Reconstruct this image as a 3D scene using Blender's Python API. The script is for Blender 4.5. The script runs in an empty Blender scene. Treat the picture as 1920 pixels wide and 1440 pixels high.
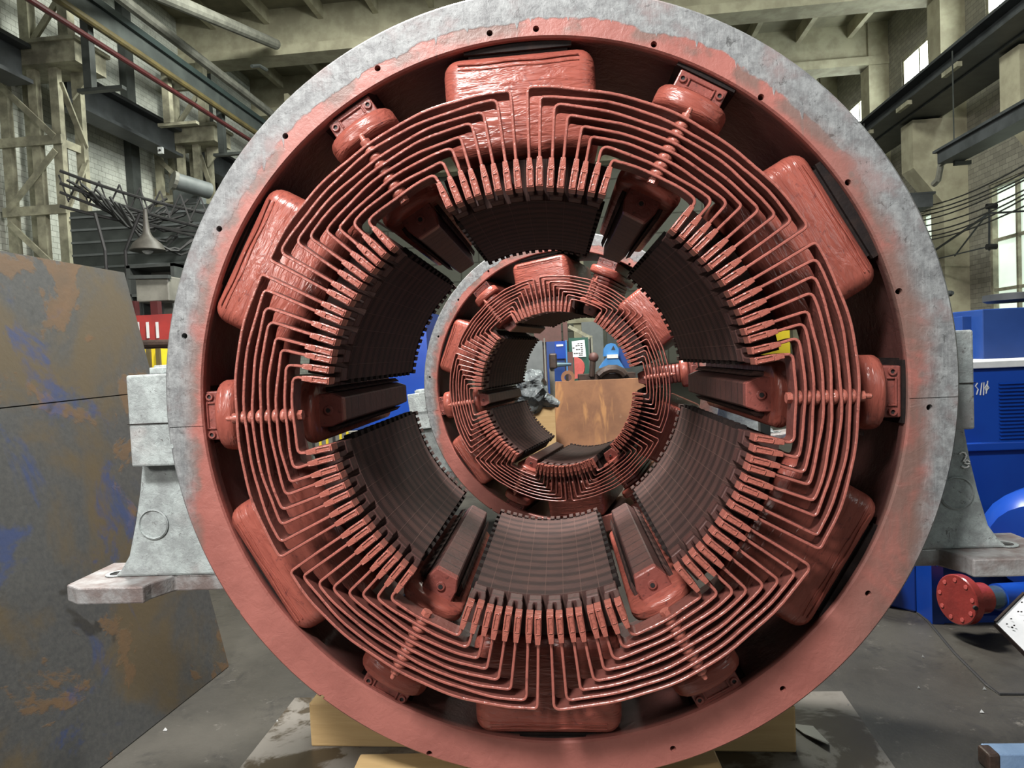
import bpy, bmesh, math, random
from mathutils import Vector, Matrix

random.seed(7)
PI = math.pi
SC = bpy.context.scene
COL = SC.collection
rad = math.radians

# ---------------------------------------------------------------- camera
F = 1300.0                                   # focal length in pixels of the 1920 x 1440 frame
ROLL = 0.042
CAM = Vector((0.048, -1.743, 1.2625))


def _cam_axes():
    yv = Vector(((1045 - 960) / F, (720 - 665) / F, 1)).normalized()     # where world +Y runs, in camera terms
    u = Vector((-ROLL, 1, 0))
    zv = (u - yv * u.dot(yv)).normalized()
    xv = Vector((zv.y * yv.z - zv.z * yv.y, zv.z * yv.x - zv.x * yv.z, zv.x * yv.y - zv.y * yv.x))
    return xv, yv, zv


XC, YC, ZC = _cam_axes()


def to_world(v):                              # camera terms (right, up, forward) to a world direction
    return Vector((v.dot(XC), v.dot(YC), v.dot(ZC)))


def P(px, py, d):
    """world point seen at pixel (px, py), d metres ahead along world Y"""
    w = to_world(Vector(((px - 960) / F, (720 - py) / F, 1)))
    return CAM + w * (d / w.y)


cd = bpy.data.cameras.new('camera')
cam = bpy.data.objects.new('camera', cd)
COL.objects.link(cam)
r_, u_, b_ = to_world(Vector((1, 0, 0))), to_world(Vector((0, 1, 0))), -to_world(Vector((0, 0, 1)))
M4 = Matrix.Identity(4)
for i in range(3):
    M4[i][0], M4[i][1], M4[i][2], M4[i][3] = r_[i], u_[i], b_[i], CAM[i]
cam.matrix_world = M4
cd.sensor_width = 36
cd.lens = F / 1920 * 36
cd.clip_end = 200
cd.clip_start = 0.05
SC.camera = cam

# building axes (the hall is turned a little against the stator)
_wb = to_world(Vector(((1095 - 960) / F, (720 - 663) / F, 1)))
YAW = math.atan2(_wb.x, _wb.y)
YB = Vector((math.sin(YAW), math.cos(YAW), 0))
XB = Vector((math.cos(YAW), -math.sin(YAW), 0))


def H(lat, dep, z):
    p = CAM + XB * lat + YB * dep
    return Vector((p.x, p.y, z))


# ---------------------------------------------------------------- light
SC.view_settings.view_transform = 'Standard'
SC.view_settings.look = 'None'
SC.view_settings.gamma = 1
SC.view_settings.use_curve_mapping = False
SC.view_settings.exposure = 0.0
world = bpy.data.worlds.new('world')
SC.world = world
world.use_nodes = True
wn = world.node_tree.nodes['Background']
wn.inputs[0].default_value = (0.80, 0.90, 0.86, 1)
wn.inputs[1].default_value = 0.07


def area(name, loc, target, sx, sy, power, col):
    l = bpy.data.lights.new(name, 'AREA')
    l.shape = 'RECTANGLE'
    l.size, l.size_y, l.energy, l.color = sx, sy, power, col
    o = bpy.data.objects.new(name, l)
    COL.objects.link(o)
    o.location = loc
    o.rotation_euler = (Vector(target) - Vector(loc)).to_track_quat('-Z', 'Y').to_euler()
    return o


area('overhead_light', (-1.1, -2.7, 4.2), (0, 0.1, 1.0), 0.9, 0.6, 320, (1.0, 0.97, 0.94))
area('work_lamp', (-2.3, -3.0, 2.4), (0.0, 0.1, 1.0), 0.5, 0.4, 62, (1.0, 0.95, 0.90))
area('window_daylight', (4.5, -4.5, 3.6), (0, 0, 1.1), 2.5, 1.6, 52, (0.93, 1.0, 0.98))
area('overhead_light', (-0.9, 1.9, 6.2), (0.2, 3.6, 0.9), 1.3, 0.7, 950, (1.0, 0.95, 0.9))  # added fill light, brightens the front of the second stator
area('overhead_light', (-2.5, 8.5, 7.7), (-8.5, 12.5, 3.8), 1.2, 0.8, 360, (0.98, 1.0, 0.92))  # added light out of view, lifts the left brick wall
area('overhead_light', (0.6, 6.6, 7.6), (0.6, 9.5, 0.8), 2.0, 2.0, 900, (0.97, 1.0, 0.9))  # added fill out of view, brightens the hall behind the stators

# ---------------------------------------------------------------- materials
MATS = {}


def new_mat(name):
    m = bpy.data.materials.new(name)
    m.use_nodes = True
    nt = m.node_tree
    b = nt.nodes['Principled BSDF']
    MATS[name] = m
    return m, nt, b


def N(nt, typ, **kw):
    n = nt.nodes.new(typ)
    for k, v in kw.items():
        if k in n.inputs:
            n.inputs[k].default_value = v
        else:
            setattr(n, k, v)
    return n


def math_n(nt, op, a, b=None, c=None, clamp=False):
    n = nt.nodes.new('ShaderNodeMath')
    n.operation = op
    n.use_clamp = clamp
    for i, v in enumerate((a, b, c)):
        if v is None:
            continue
        if isinstance(v, (int, float)):
            n.inputs[i].default_value = v
        else:
            nt.links.new(v, n.inputs[i])
    return n.outputs[0]


def sstep(nt, v, lo, hi):
    n = nt.nodes.new('ShaderNodeMapRange')
    n.interpolation_type = 'SMOOTHSTEP'
    nt.links.new(v, n.inputs[0])
    n.inputs[1].default_value, n.inputs[2].default_value = lo, hi
    return n.outputs[0]


def mix(nt, fac, a, b):
    n = nt.nodes.new('ShaderNodeMix')
    n.data_type = 'RGBA'
    if isinstance(fac, (int, float)):
        n.inputs[0].default_value = fac
    else:
        nt.links.new(fac, n.inputs[0])
    for i, v in ((6, a), (7, b)):
        if isinstance(v, tuple):
            n.inputs[i].default_value = (*v, 1)
        else:
            nt.links.new(v, n.inputs[i])
    return n.outputs[2]


def noise(nt, co, scale, detail=4, rough=0.6, dist=0.0):
    n = N(nt, 'ShaderNodeTexNoise')
    n.inputs['Scale'].default_value = scale
    n.inputs['Detail'].default_value = detail
    n.inputs['Roughness'].default_value = rough
    n.inputs['Distortion'].default_value = dist
    nt.links.new(co, n.inputs['Vector'])
    return n.outputs[0]


def objco(nt, scale=None):
    t = N(nt, 'ShaderNodeTexCoord').outputs['Object']
    if scale:
        m = N(nt, 'ShaderNodeMapping')
        m.inputs['Scale'].default_value = scale
        nt.links.new(t, m.inputs[0])
        return m.outputs[0]
    return t


def bump(nt, b, h, strength, dist=0.01):
    n = N(nt, 'ShaderNodeBump')
    n.inputs['Strength'].default_value = strength
    n.inputs['Distance'].default_value = dist
    nt.links.new(h, n.inputs['Height'])
    nt.links.new(n.outputs[0], b.inputs['Normal'])


def simple(name, c1, c2=None, rough=0.6, scale=8, bs=0.15, metal=0.0, bscale=None, lo=.35, hi=.65, spec=.5):
    m, nt, b = new_mat(name)
    co = objco(nt)
    n = noise(nt, co, scale, 5)
    c2 = c2 or tuple(x * .75 for x in c1)
    nt.links.new(mix(nt, sstep(nt, n, lo, hi), c1, c2), b.inputs['Base Color'])
    b.inputs['Roughness'].default_value = rough
    b.inputs['Metallic'].default_value = metal
    b.inputs['Specular IOR Level'].default_value = spec
    if bs:
        bump(nt, b, noise(nt, co, bscale or scale * 4, 4), bs)
    return m


def red_paint(name, c1, c2, c3, rough, bscale, bs, stretch=None, dist=0.004, joints=0):
    """thick brushed-on insulating enamel: runs, blobs and thin spots"""
    m, nt, b = new_mat(name)
    co = objco(nt, stretch)
    n1 = noise(nt, co, 9, 5)
    n2 = noise(nt, objco(nt), 60, 4, .7)
    c = mix(nt, sstep(nt, n1, .35, .7), c1, c2)
    c = mix(nt, math_n(nt, 'MULTIPLY', sstep(nt, n2, .57, .68), .8), c, c3)
    if joints:                                # packets of laminations with dark gaps between them
        s_ = N(nt, 'ShaderNodeSeparateXYZ')
        nt.links.new(objco(nt), s_.inputs[0])
        q = math_n(nt, 'ABSOLUTE', math_n(nt, 'SUBTRACT', math_n(nt, 'FRACT', math_n(nt, 'DIVIDE', s_.outputs[1], joints)), .5))
        c = mix(nt, math_n(nt, 'MULTIPLY', sstep(nt, q, .07, .02), .8), c, (.015, .009, .008))
    nt.links.new(c, b.inputs['Base Color'])
    b.inputs['Roughness'].default_value = rough
    n3 = noise(nt, co, bscale, 3, .55, .6)
    bump(nt, b, n3, bs, dist)
    return m


M_BAR = red_paint('enamel_bars', (.36, .118, .092), (.29, .092, .072), (.17, .055, .045), .30, 55, .6)
M_BARSIDE = red_paint('shaded_enamel_bar_sides', (.165, .054, .043), (.125, .043, .035), (.07, .03, .026), .42, 45, .5)  # same bars, shade between the strips painted in as darker side faces
M_COIL = red_paint('enamel_coil_tape', (.32, .088, .064), (.25, .064, .047), (.16, .045, .04), .30, 22, .8, (.55, 1, 2.6), .008)
M_POLE = red_paint('enamel_interpole', (.24, .070, .056), (.18, .053, .044), (.10, .035, .03), .36, 40, .6)
M_BLADE = red_paint('enamel_interpole_blade', (.088, .035, .029), (.062, .027, .024), (.035, .019, .017), .55, 40, .4, None, .004, .0635)
M_CLIP = red_paint('enamel_clips', (.36, .115, .086), (.30, .092, .068), (.19, .06, .047), .28, 70, .8)

# pole shoes: dusty brown-red laminations with soft cross bands and fine slot lines
m, nt, b = new_mat('pole_face_laminations')
tc = N(nt, 'ShaderNodeTexCoord').outputs['Object']
sx = N(nt, 'ShaderNodeSeparateXYZ')
nt.links.new(tc, sx.inputs[0])
ang = math_n(nt, 'ARCTAN2', sx.outputs[0], sx.outputs[2])
nz = noise(nt, tc, 14, 5)
yy = math_n(nt, 'ADD', sx.outputs[1], math_n(nt, 'MULTIPLY', math_n(nt, 'SUBTRACT', noise(nt, tc, 3, 2), .5), .03))
band = math_n(nt, 'SINE', math_n(nt, 'MULTIPLY', yy, 2 * PI / .066))
band = sstep(nt, band, -.5, .9)
c = mix(nt, sstep(nt, nz, .3, .7), (.080, .040, .034), (.054, .029, .026))
c = mix(nt, math_n(nt, 'MULTIPLY', band, .72), c, (.020, .012, .011))
sl = math_n(nt, 'ABSOLUTE', math_n(nt, 'SUBTRACT', math_n(nt, 'FRACT', math_n(nt, 'ADD', math_n(nt, 'DIVIDE', ang, rad(5.35)), .5)), .5))
line = sstep(nt, sl, .035, .012)
c = mix(nt, math_n(nt, 'MULTIPLY', line, .5), c, (.125, .07, .058))
fleck = sstep(nt, noise(nt, tc, 90, 2, .5), .735, .78)
c = mix(nt, math_n(nt, 'MULTIPLY', fleck, sstep(nt, noise(nt, tc, 5, 2), .5, .65)), c, (.4, .3, .27))
nt.links.new(c, b.inputs['Base Color'])
b.inputs['Roughness'].default_value = .75
b.inputs['Specular IOR Level'].default_value = .25
lam = math_n(nt, 'SINE', math_n(nt, 'MULTIPLY', sx.outputs[1], 2 * PI / .011))
bump(nt, b, math_n(nt, 'ADD', math_n(nt, 'MULTIPLY', lam, .35), math_n(nt, 'MULTIPLY', line, 2)), .35, .002)
M_SHOE = m

# frame ring: primer red with worn silver-grey overspray, cut boundary and runs
m, nt, b = new_mat('frame_ring_paint')
tc = N(nt, 'ShaderNodeTexCoord').outputs['Object']
sx = N(nt, 'ShaderNodeSeparateXYZ')
nt.links.new(tc, sx.inputs[0])
X, Y, Z = sx.outputs
rx = math_n(nt, 'SUBTRACT', X, .014)
rz = math_n(nt, 'SUBTRACT', Z, .010)
rho = math_n(nt, 'SQRT', math_n(nt, 'ADD', math_n(nt, 'MULTIPLY', rx, rx), math_n(nt, 'MULTIPLY', rz, rz)))
n_big = math_n(nt, 'SUBTRACT', noise(nt, tc, 4, 3), .5)
run_co = N(nt, 'ShaderNodeMapping')
run_co.inputs['Scale'].default_value = (26, 1, 1.5)
nt.links.new(tc, run_co.inputs[0])
runs = sstep(nt, noise(nt, run_co.outputs[0], 1.5, 2), .58, .72)
runs = math_n(nt, 'MULTIPLY', runs, sstep(nt, Z, .45, .75))
n_mid = math_n(nt, 'SUBTRACT', noise(nt, tc, 16, 4, .7), .5)
# how far the silver reaches inwards: much at the top, nothing at the bottom
zz = math_n(nt, 'ADD', Z, math_n(nt, 'ADD', math_n(nt, 'MULTIPLY', X, .05), math_n(nt, 'MULTIPLY', math_n(nt, 'ABSOLUTE', X), .20)))
low = sstep(nt, zz, .12, -.45)
bound = math_n(nt, 'ADD', math_n(nt, 'MULTIPLY', low, .125), .929)
bound = math_n(nt, 'SUBTRACT', bound, math_n(nt, 'MULTIPLY', runs, .022))
v = math_n(nt, 'SUBTRACT', math_n(nt, 'ADD', rho, math_n(nt, 'ADD', math_n(nt, 'MULTIPLY', n_big, .06), math_n(nt, 'MULTIPLY', n_mid, .025))), bound)
hard = sstep(nt, v, -.002, .004)
soft = sstep(nt, v, -.03, .035)
silver_m = mix(nt, sstep(nt, math_n(nt, 'ABSOLUTE', X), .5, .9), hard, soft)
tex = noise(nt, tc, 28, 6, .75)
s1 = mix(nt, sstep(nt, tex, .3, .65), (.27, .285, .288), (.125, .13, .135))
s1 = mix(nt, math_n(nt, 'MULTIPLY', sstep(nt, noise(nt, tc, 7, 4), .5, .72), .75), s1, (.27, .20, .195))
crack = sstep(nt, noise(nt, tc, 38, 7, .85, .8), .57, .63)
s1 = mix(nt, math_n(nt, 'MULTIPLY', sstep(nt, noise(nt, run_co.outputs[0], 9, 5, .7), .5, .75), .45), s1, (.40, .42, .42))
s1 = mix(nt, math_n(nt, 'MULTIPLY', crack, .7), s1, (.035, .035, .035))
r1 = mix(nt, sstep(nt, noise(nt, tc, 6, 5), .35, .7), (.345, .122, .100), (.275, .095, .078))
r1 = mix(nt, math_n(nt, 'MULTIPLY', sstep(nt, noise(nt, tc, 38, 5, .8), .62, .74), .55), r1, (.18, .12, .10))
# bare worn steel on the right-hand side and patches near the rim of the silver
bare = math_n(nt, 'MULTIPLY', sstep(nt, X, .62, .92), sstep(nt, noise(nt, tc, 5, 4, .6, .5), .34, .56))
edge = math_n(nt, 'MULTIPLY', sstep(nt, v, -.040, -.012), sstep(nt, noise(nt, tc, 8, 4), .42, .56))
bare = math_n(nt, 'MAXIMUM', math_n(nt, 'MULTIPLY', bare, .85), math_n(nt, 'MULTIPLY', edge, .8))
str_co = N(nt, 'ShaderNodeMapping')
str_co.inputs['Scale'].default_value = (40, 8, 3)
nt.links.new(tc, str_co.inputs[0])
bc = mix(nt, noise(nt, str_co.outputs[0], 2, 4), (.10, .066, .055), (.19, .135, .115))
r1 = mix(nt, bare, r1, bc)
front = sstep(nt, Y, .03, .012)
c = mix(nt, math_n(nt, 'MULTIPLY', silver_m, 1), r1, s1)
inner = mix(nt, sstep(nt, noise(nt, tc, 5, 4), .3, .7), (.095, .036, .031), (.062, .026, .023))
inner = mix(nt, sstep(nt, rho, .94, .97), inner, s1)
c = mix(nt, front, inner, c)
nt.links.new(c, b.inputs['Base Color'])
nt.links.new(math_n(nt, 'ADD', math_n(nt, 'MULTIPLY', silver_m, .06), .46), b.inputs['Roughness'])
hb = math_n(nt, 'ADD', math_n(nt, 'MULTIPLY', noise(nt, tc, 30, 5, .65, .4), 1.0), math_n(nt, 'MULTIPLY', hard, .25))
bump(nt, b, hb, .45, .006)
M_RING = m

# cast feet: chalky silver over rough casting
m, nt, b = new_mat('cast_silver_paint')
tc = objco(nt)
t1 = noise(nt, tc, 22, 6, .7)
c = mix(nt, sstep(nt, t1, .32, .62), (.40, .45, .445), (.26, .285, .285))
c = mix(nt, math_n(nt, 'MULTIPLY', sstep(nt, noise(nt, tc, 5, 3), .5, .75), .6), c, (.36, .30, .29))
c = mix(nt, math_n(nt, 'MULTIPLY', sstep(nt, noise(nt, tc, 34, 7, .85, 1.0), .585, .64), .85), c, (.05, .04, .038))
nt.links.new(c, b.inputs['Base Color'])
b.inputs['Roughness'].default_value = .5
bump(nt, b, noise(nt, tc, 30, 6, .75, .5), .55, .01)
M_CAST = m
M_FOOT = simple('worn_foot_plate', (.20, .16, .15), (.36, .36, .36), .42, 12, .4, .25, 40)
M_SHIM = simple('dark_shim_steel', (.012, .009, .009), (.022, .014, .012), .8, 20, .2, spec=.2)

# big rusty marking-out plate
m, nt, b = new_mat('stained_steel_plate')
tc = objco(nt)
g = noise(nt, tc, 2.0, 6, .6, .4)
c = mix(nt, sstep(nt, noise(nt, tc, 60, 4, .7), .3, .7), (.048, .050, .050), (.066, .067, .064))
c = mix(nt, sstep(nt, g, .47, .62), c, (.082, .064, .038))
rust = sstep(nt, noise(nt, tc, 3.1, 8, .66, .35), .575, .615)
c = mix(nt, math_n(nt, 'MULTIPLY', rust, .85), c, mix(nt, noise(nt, tc, 14, 5), (.135, .072, .028), (.07, .05, .028)))
mp = N(nt, 'ShaderNodeMapping')
mp.inputs['Location'].default_value = (3.3, 1.7, 5.1)
nt.links.new(tc, mp.inputs[0])
blue = sstep(nt, noise(nt, mp.outputs[0], 2.8, 5, .7, .7), .56, .68)
c = mix(nt, math_n(nt, 'MULTIPLY', blue, .75), c, (.028, .048, .13))
dark = sstep(nt, noise(nt, mp.outputs[0], 6, 3, .5, .3), .68, .73)
c = mix(nt, math_n(nt, 'MULTIPLY', dark, .7), c, (.02, .018, .014))
nt.links.new(c, b.inputs['Base Color'])
nt.links.new(math_n(nt, 'ADD', math_n(nt, 'MULTIPLY', rust, .2), .48), b.inputs['Roughness'])
bump(nt, b, math_n(nt, 'ADD', noise(nt, tc, 40, 5), math_n(nt, 'MULTIPLY', rust, .3)), .25, .004)
M_PLATE = m

# floor: oily concrete
m, nt, b = new_mat('oily_concrete')
tc = objco(nt)
c = mix(nt, sstep(nt, noise(nt, tc, 1.3, 7, .65), .35, .65), (.022, .0205, .0165), (.043, .040, .033))
c = mix(nt, math_n(nt, 'MULTIPLY', sstep(nt, noise(nt, tc, 4.5, 8, .8, .8), .50, .66), .85), c, (.016, .015, .013))
c = mix(nt, math_n(nt, 'MULTIPLY', sstep(nt, noise(nt, tc, 11, 8, .85), .57, .70), .75), c, (.15, .142, .125))
nt.links.new(c, b.inputs['Base Color'])
b.inputs['Roughness'].default_value = .5
bump(nt, b, noise(nt, tc, 35, 6, .7), .18, .006)
M_FLOOR = m
m, nt, b = new_mat('worn_floor_sheet')
tc = objco(nt)
c = mix(nt, sstep(nt, noise(nt, tc, 3.2, 6, .7, .5), .45, .52), (.040, .031, .020), (.145, .137, .122))
c = mix(nt, math_n(nt, 'MULTIPLY', sstep(nt, noise(nt, tc, 8, 6, .7), .5, .7), .6), c, (.045, .036, .026))
nt.links.new(c, b.inputs['Base Color'])
b.inputs['Roughness'].default_value = .35
bump(nt, b, noise(nt, tc, 20, 4), .15, .004)
M_SHEET = m

# timber
m, nt, b = new_mat('raw_timber')
tc = objco(nt, (3, 30, 30))
c = mix(nt, noise(nt, tc, 1.2, 5, .6, .8), (.56, .40, .20), (.40, .26, .11))
nt.links.new(c, b.inputs['Base Color'])
b.inputs['Roughness'].default_value = .7
bump(nt, b, noise(nt, tc, 2, 5), .3, .004)
M_WOOD = m


def brick_mat(name, ax, ca, cb, mortar, scale):
    m, nt, b = new_mat(name)
    tc = N(nt, 'ShaderNodeTexCoord').outputs['Object']
    s = N(nt, 'ShaderNodeSeparateXYZ')
    nt.links.new(tc, s.inputs[0])
    cb_ = N(nt, 'ShaderNodeCombineXYZ')
    nt.links.new(s.outputs[ax], cb_.inputs[0])
    nt.links.new(s.outputs[2], cb_.inputs[1])
    br = N(nt, 'ShaderNodeTexBrick')
    br.inputs['Scale'].default_value = scale
    br.inputs['Mortar Size'].default_value = .012
    br.inputs['Mortar Smooth'].default_value = .4
    br.inputs['Color1'].default_value = (*ca, 1)
    br.inputs['Color2'].default_value = (*cb, 1)
    br.inputs['Mortar'].default_value = (*mortar, 1)
    nt.links.new(cb_.outputs[0], br.inputs['Vector'])
    d = math_n(nt, 'MULTIPLY', sstep(nt, noise(nt, tc, 1.4, 6, .75, .4), .5, .72), .6)
    nt.links.new(mix(nt, d, br.outputs[0], (.16, .155, .125)), b.inputs['Base Color'])
    b.inputs['Roughness'].default_value = .85
    h = math_n(nt, 'SUBTRACT', noise(nt, tc, 14, 4), br.outputs['Fac'])
    bump(nt, b, h, .5, .02)
    return m


M_BRICK = brick_mat('whitewashed_brick', 1, (.58, .60, .54), (.48, .50, .45), (.26, .27, .23), 2.6)
M_BRICK2 = brick_mat('grimy_brick', 1, (.27, .26, .21), (.20, .19, .155), (.11, .105, .09), 2.6)
M_ENDWALL = brick_mat('end_wall_panels', 0, (.22, .225, .19), (.20, .205, .17), (.11, .11, .09), .35)
M_CONC = simple('hall_concrete', (.40, .38, .27), (.29, .27, .19), .85, 2.5, .25, 0, 18)
M_CEIL = simple('roof_slab_concrete', (.26, .245, .17), (.18, .17, .12), .9, 1.5, .25, 0, 15)
M_STEELC = simple('cream_painted_steel', (.36, .345, .25), (.18, .172, .125), .6, 4, .15)
M_STEELG = simple('dark_green_grey_steel', (.055, .062, .058), (.035, .04, .038), .5, 4, .15)
M_GANTRY = simple('sooty_crane_girder', (.050, .056, .060), (.030, .034, .036), .5, 3, .15)
M_BLACK = simple('black_rubber', (.014, .014, .015), (.02, .02, .02), .6, 10, .1)
M_REDPIPE = simple('red_oxide_pipe', (.07, .013, .014), (.05, .011, .011), .45, 5, .1)
M_OCHRE = simple('ochre_pipe', (.12, .095, .035), (.08, .065, .03), .5, 5, .1)
M_GREENST = simple('green_rail_paint', (.022, .036, .034), (.016, .026, .026), .5, 5, .1)
M_GREYP = simple('grey_pipe_paint', (.20, .20, .17), (.13, .13, .11), .5, 5, .1)
M_BLUE = simple('machine_blue', (.005, .040, .27), (.006, .05, .31), .3, 3, .06)
M_BLUED = simple('machine_blue_dull', (.008, .035, .16), (.012, .045, .19), .4, 3, .06)
M_LBLUE = simple('light_blue_paint', (.035, .17, .42), (.05, .2, .46), .4, 5, .1)
M_WHITE = simple('white_enamel', (.62, .64, .63), (.52, .54, .54), .5, 8, .1)
M_PAPER = simple('paper_sheet', (.72, .75, .78), (.66, .69, .72), .8, 8, 0)
M_REDG = simple('glossy_oxide_red', (.26, .035, .03), (.20, .028, .025), .2, 10, .2)
M_SHAFT = simple('bright_shaft_steel', (.22, .30, .30), (.12, .20, .28), .25, 4, .05, .7)
M_SIGNR = simple('barrier_red', (.32, .035, .03), (.24, .03, .028), .5, 6, .1)
M_YEL = simple('signal_yellow', (.75, .60, .02), (.65, .5, .02), .5, 6, .05)
M_GREEN = simple('cabinet_green', (.012, .075, .05), (.01, .055, .04), .5, 6, .1)
M_GREYPAN = simple('grey_panel_paint', (.135, .15, .15), (.11, .125, .125), .5, 6, .15)
M_BROWN = simple('brown_primer', (.10, .042, .036), (.08, .036, .03), .6, 6, .1)
M_PINK = simple('salmon_gasket', (.50, .10, .09), (.42, .08, .07), .5, 8, .3)
M_BROWNM = simple('oily_machine_iron', (.07, .045, .035), (.04, .03, .026), .45, 14, .3, .3)
M_CHALK = simple('white_chalk', (.88, .88, .87), (.8, .8, .8), .9, 30, .1)
M_DGREEN = simple('dim_green_partition', (.055, .065, .06), (.035, .042, .04), .6, 3, .15)
M_LAMP = simple('dull_lamp_enamel', (.085, .08, .068), (.06, .056, .048), .5, 8, .1)
M_RUNG = simple('dull_cable_sheath', (.010, .011, .011), (.018, .018, .017), .6, 12, .1)

m, nt, b = new_mat('rusty_plate_orange')
tc = objco(nt)
st = N(nt, 'ShaderNodeMapping')
st.inputs['Scale'].default_value = (5, 1, .8)
nt.links.new(tc, st.inputs[0])
c = mix(nt, sstep(nt, noise(nt, tc, 3, 6, .7), .35, .65), (.33, .165, .085), (.23, .115, .064))
c = mix(nt, math_n(nt, 'MULTIPLY', sstep(nt, noise(nt, st.outputs[0], 1.3, 4, .6, .8), .54, .66), .8), c, (.52, .27, .11))
c = mix(nt, math_n(nt, 'MULTIPLY', sstep(nt, noise(nt, tc, 12, 5, .8), .6, .75), .5), c, (.45, .27, .16))
nt.links.new(c, b.inputs['Base Color'])
b.inputs['Roughness'].default_value = .75
bump(nt, b, noise(nt, tc, 50, 4), .2, .003)
M_RUST = m

m, nt, b = new_mat('crumpled_film')
tc = objco(nt)
b.inputs['Base Color'].default_value = (.22, .25, .26, 1)
b.inputs['Roughness'].default_value = .12
b.inputs['Transmission Weight'].default_value = .35
b.inputs['IOR'].default_value = 1.2
vo = N(nt, 'ShaderNodeTexVoronoi')
vo.inputs['Scale'].default_value = 9
nt.links.new(tc, vo.inputs['Vector'])
bump(nt, b, math_n(nt, 'ADD', vo.outputs[0], noise(nt, tc, 7, 3)), 1.0, .08)
M_FILM = m

m, nt, b = new_mat('bright_window_glass')
b.inputs['Base Color'].default_value = (.7, .8, .72, 1)
b.inputs['Roughness'].default_value = .4
tc = objco(nt)
nt.links.new(mix(nt, sstep(nt, noise(nt, tc, 1.2, 3), .3, .7), (.80, .93, .80), (.62, .76, .62)), b.inputs['Emission Color'])
b.inputs['Emission Strength'].default_value = 0.9
M_PANE = m
m, nt, b = new_mat('overexposed_window_glass')
b.inputs['Base Color'].default_value = (.8, .85, .85, 1)
b.inputs['Emission Color'].default_value = (.92, 1, .97, 1)
b.inputs['Emission Strength'].default_value = 20
M_PANE2 = m


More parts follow.
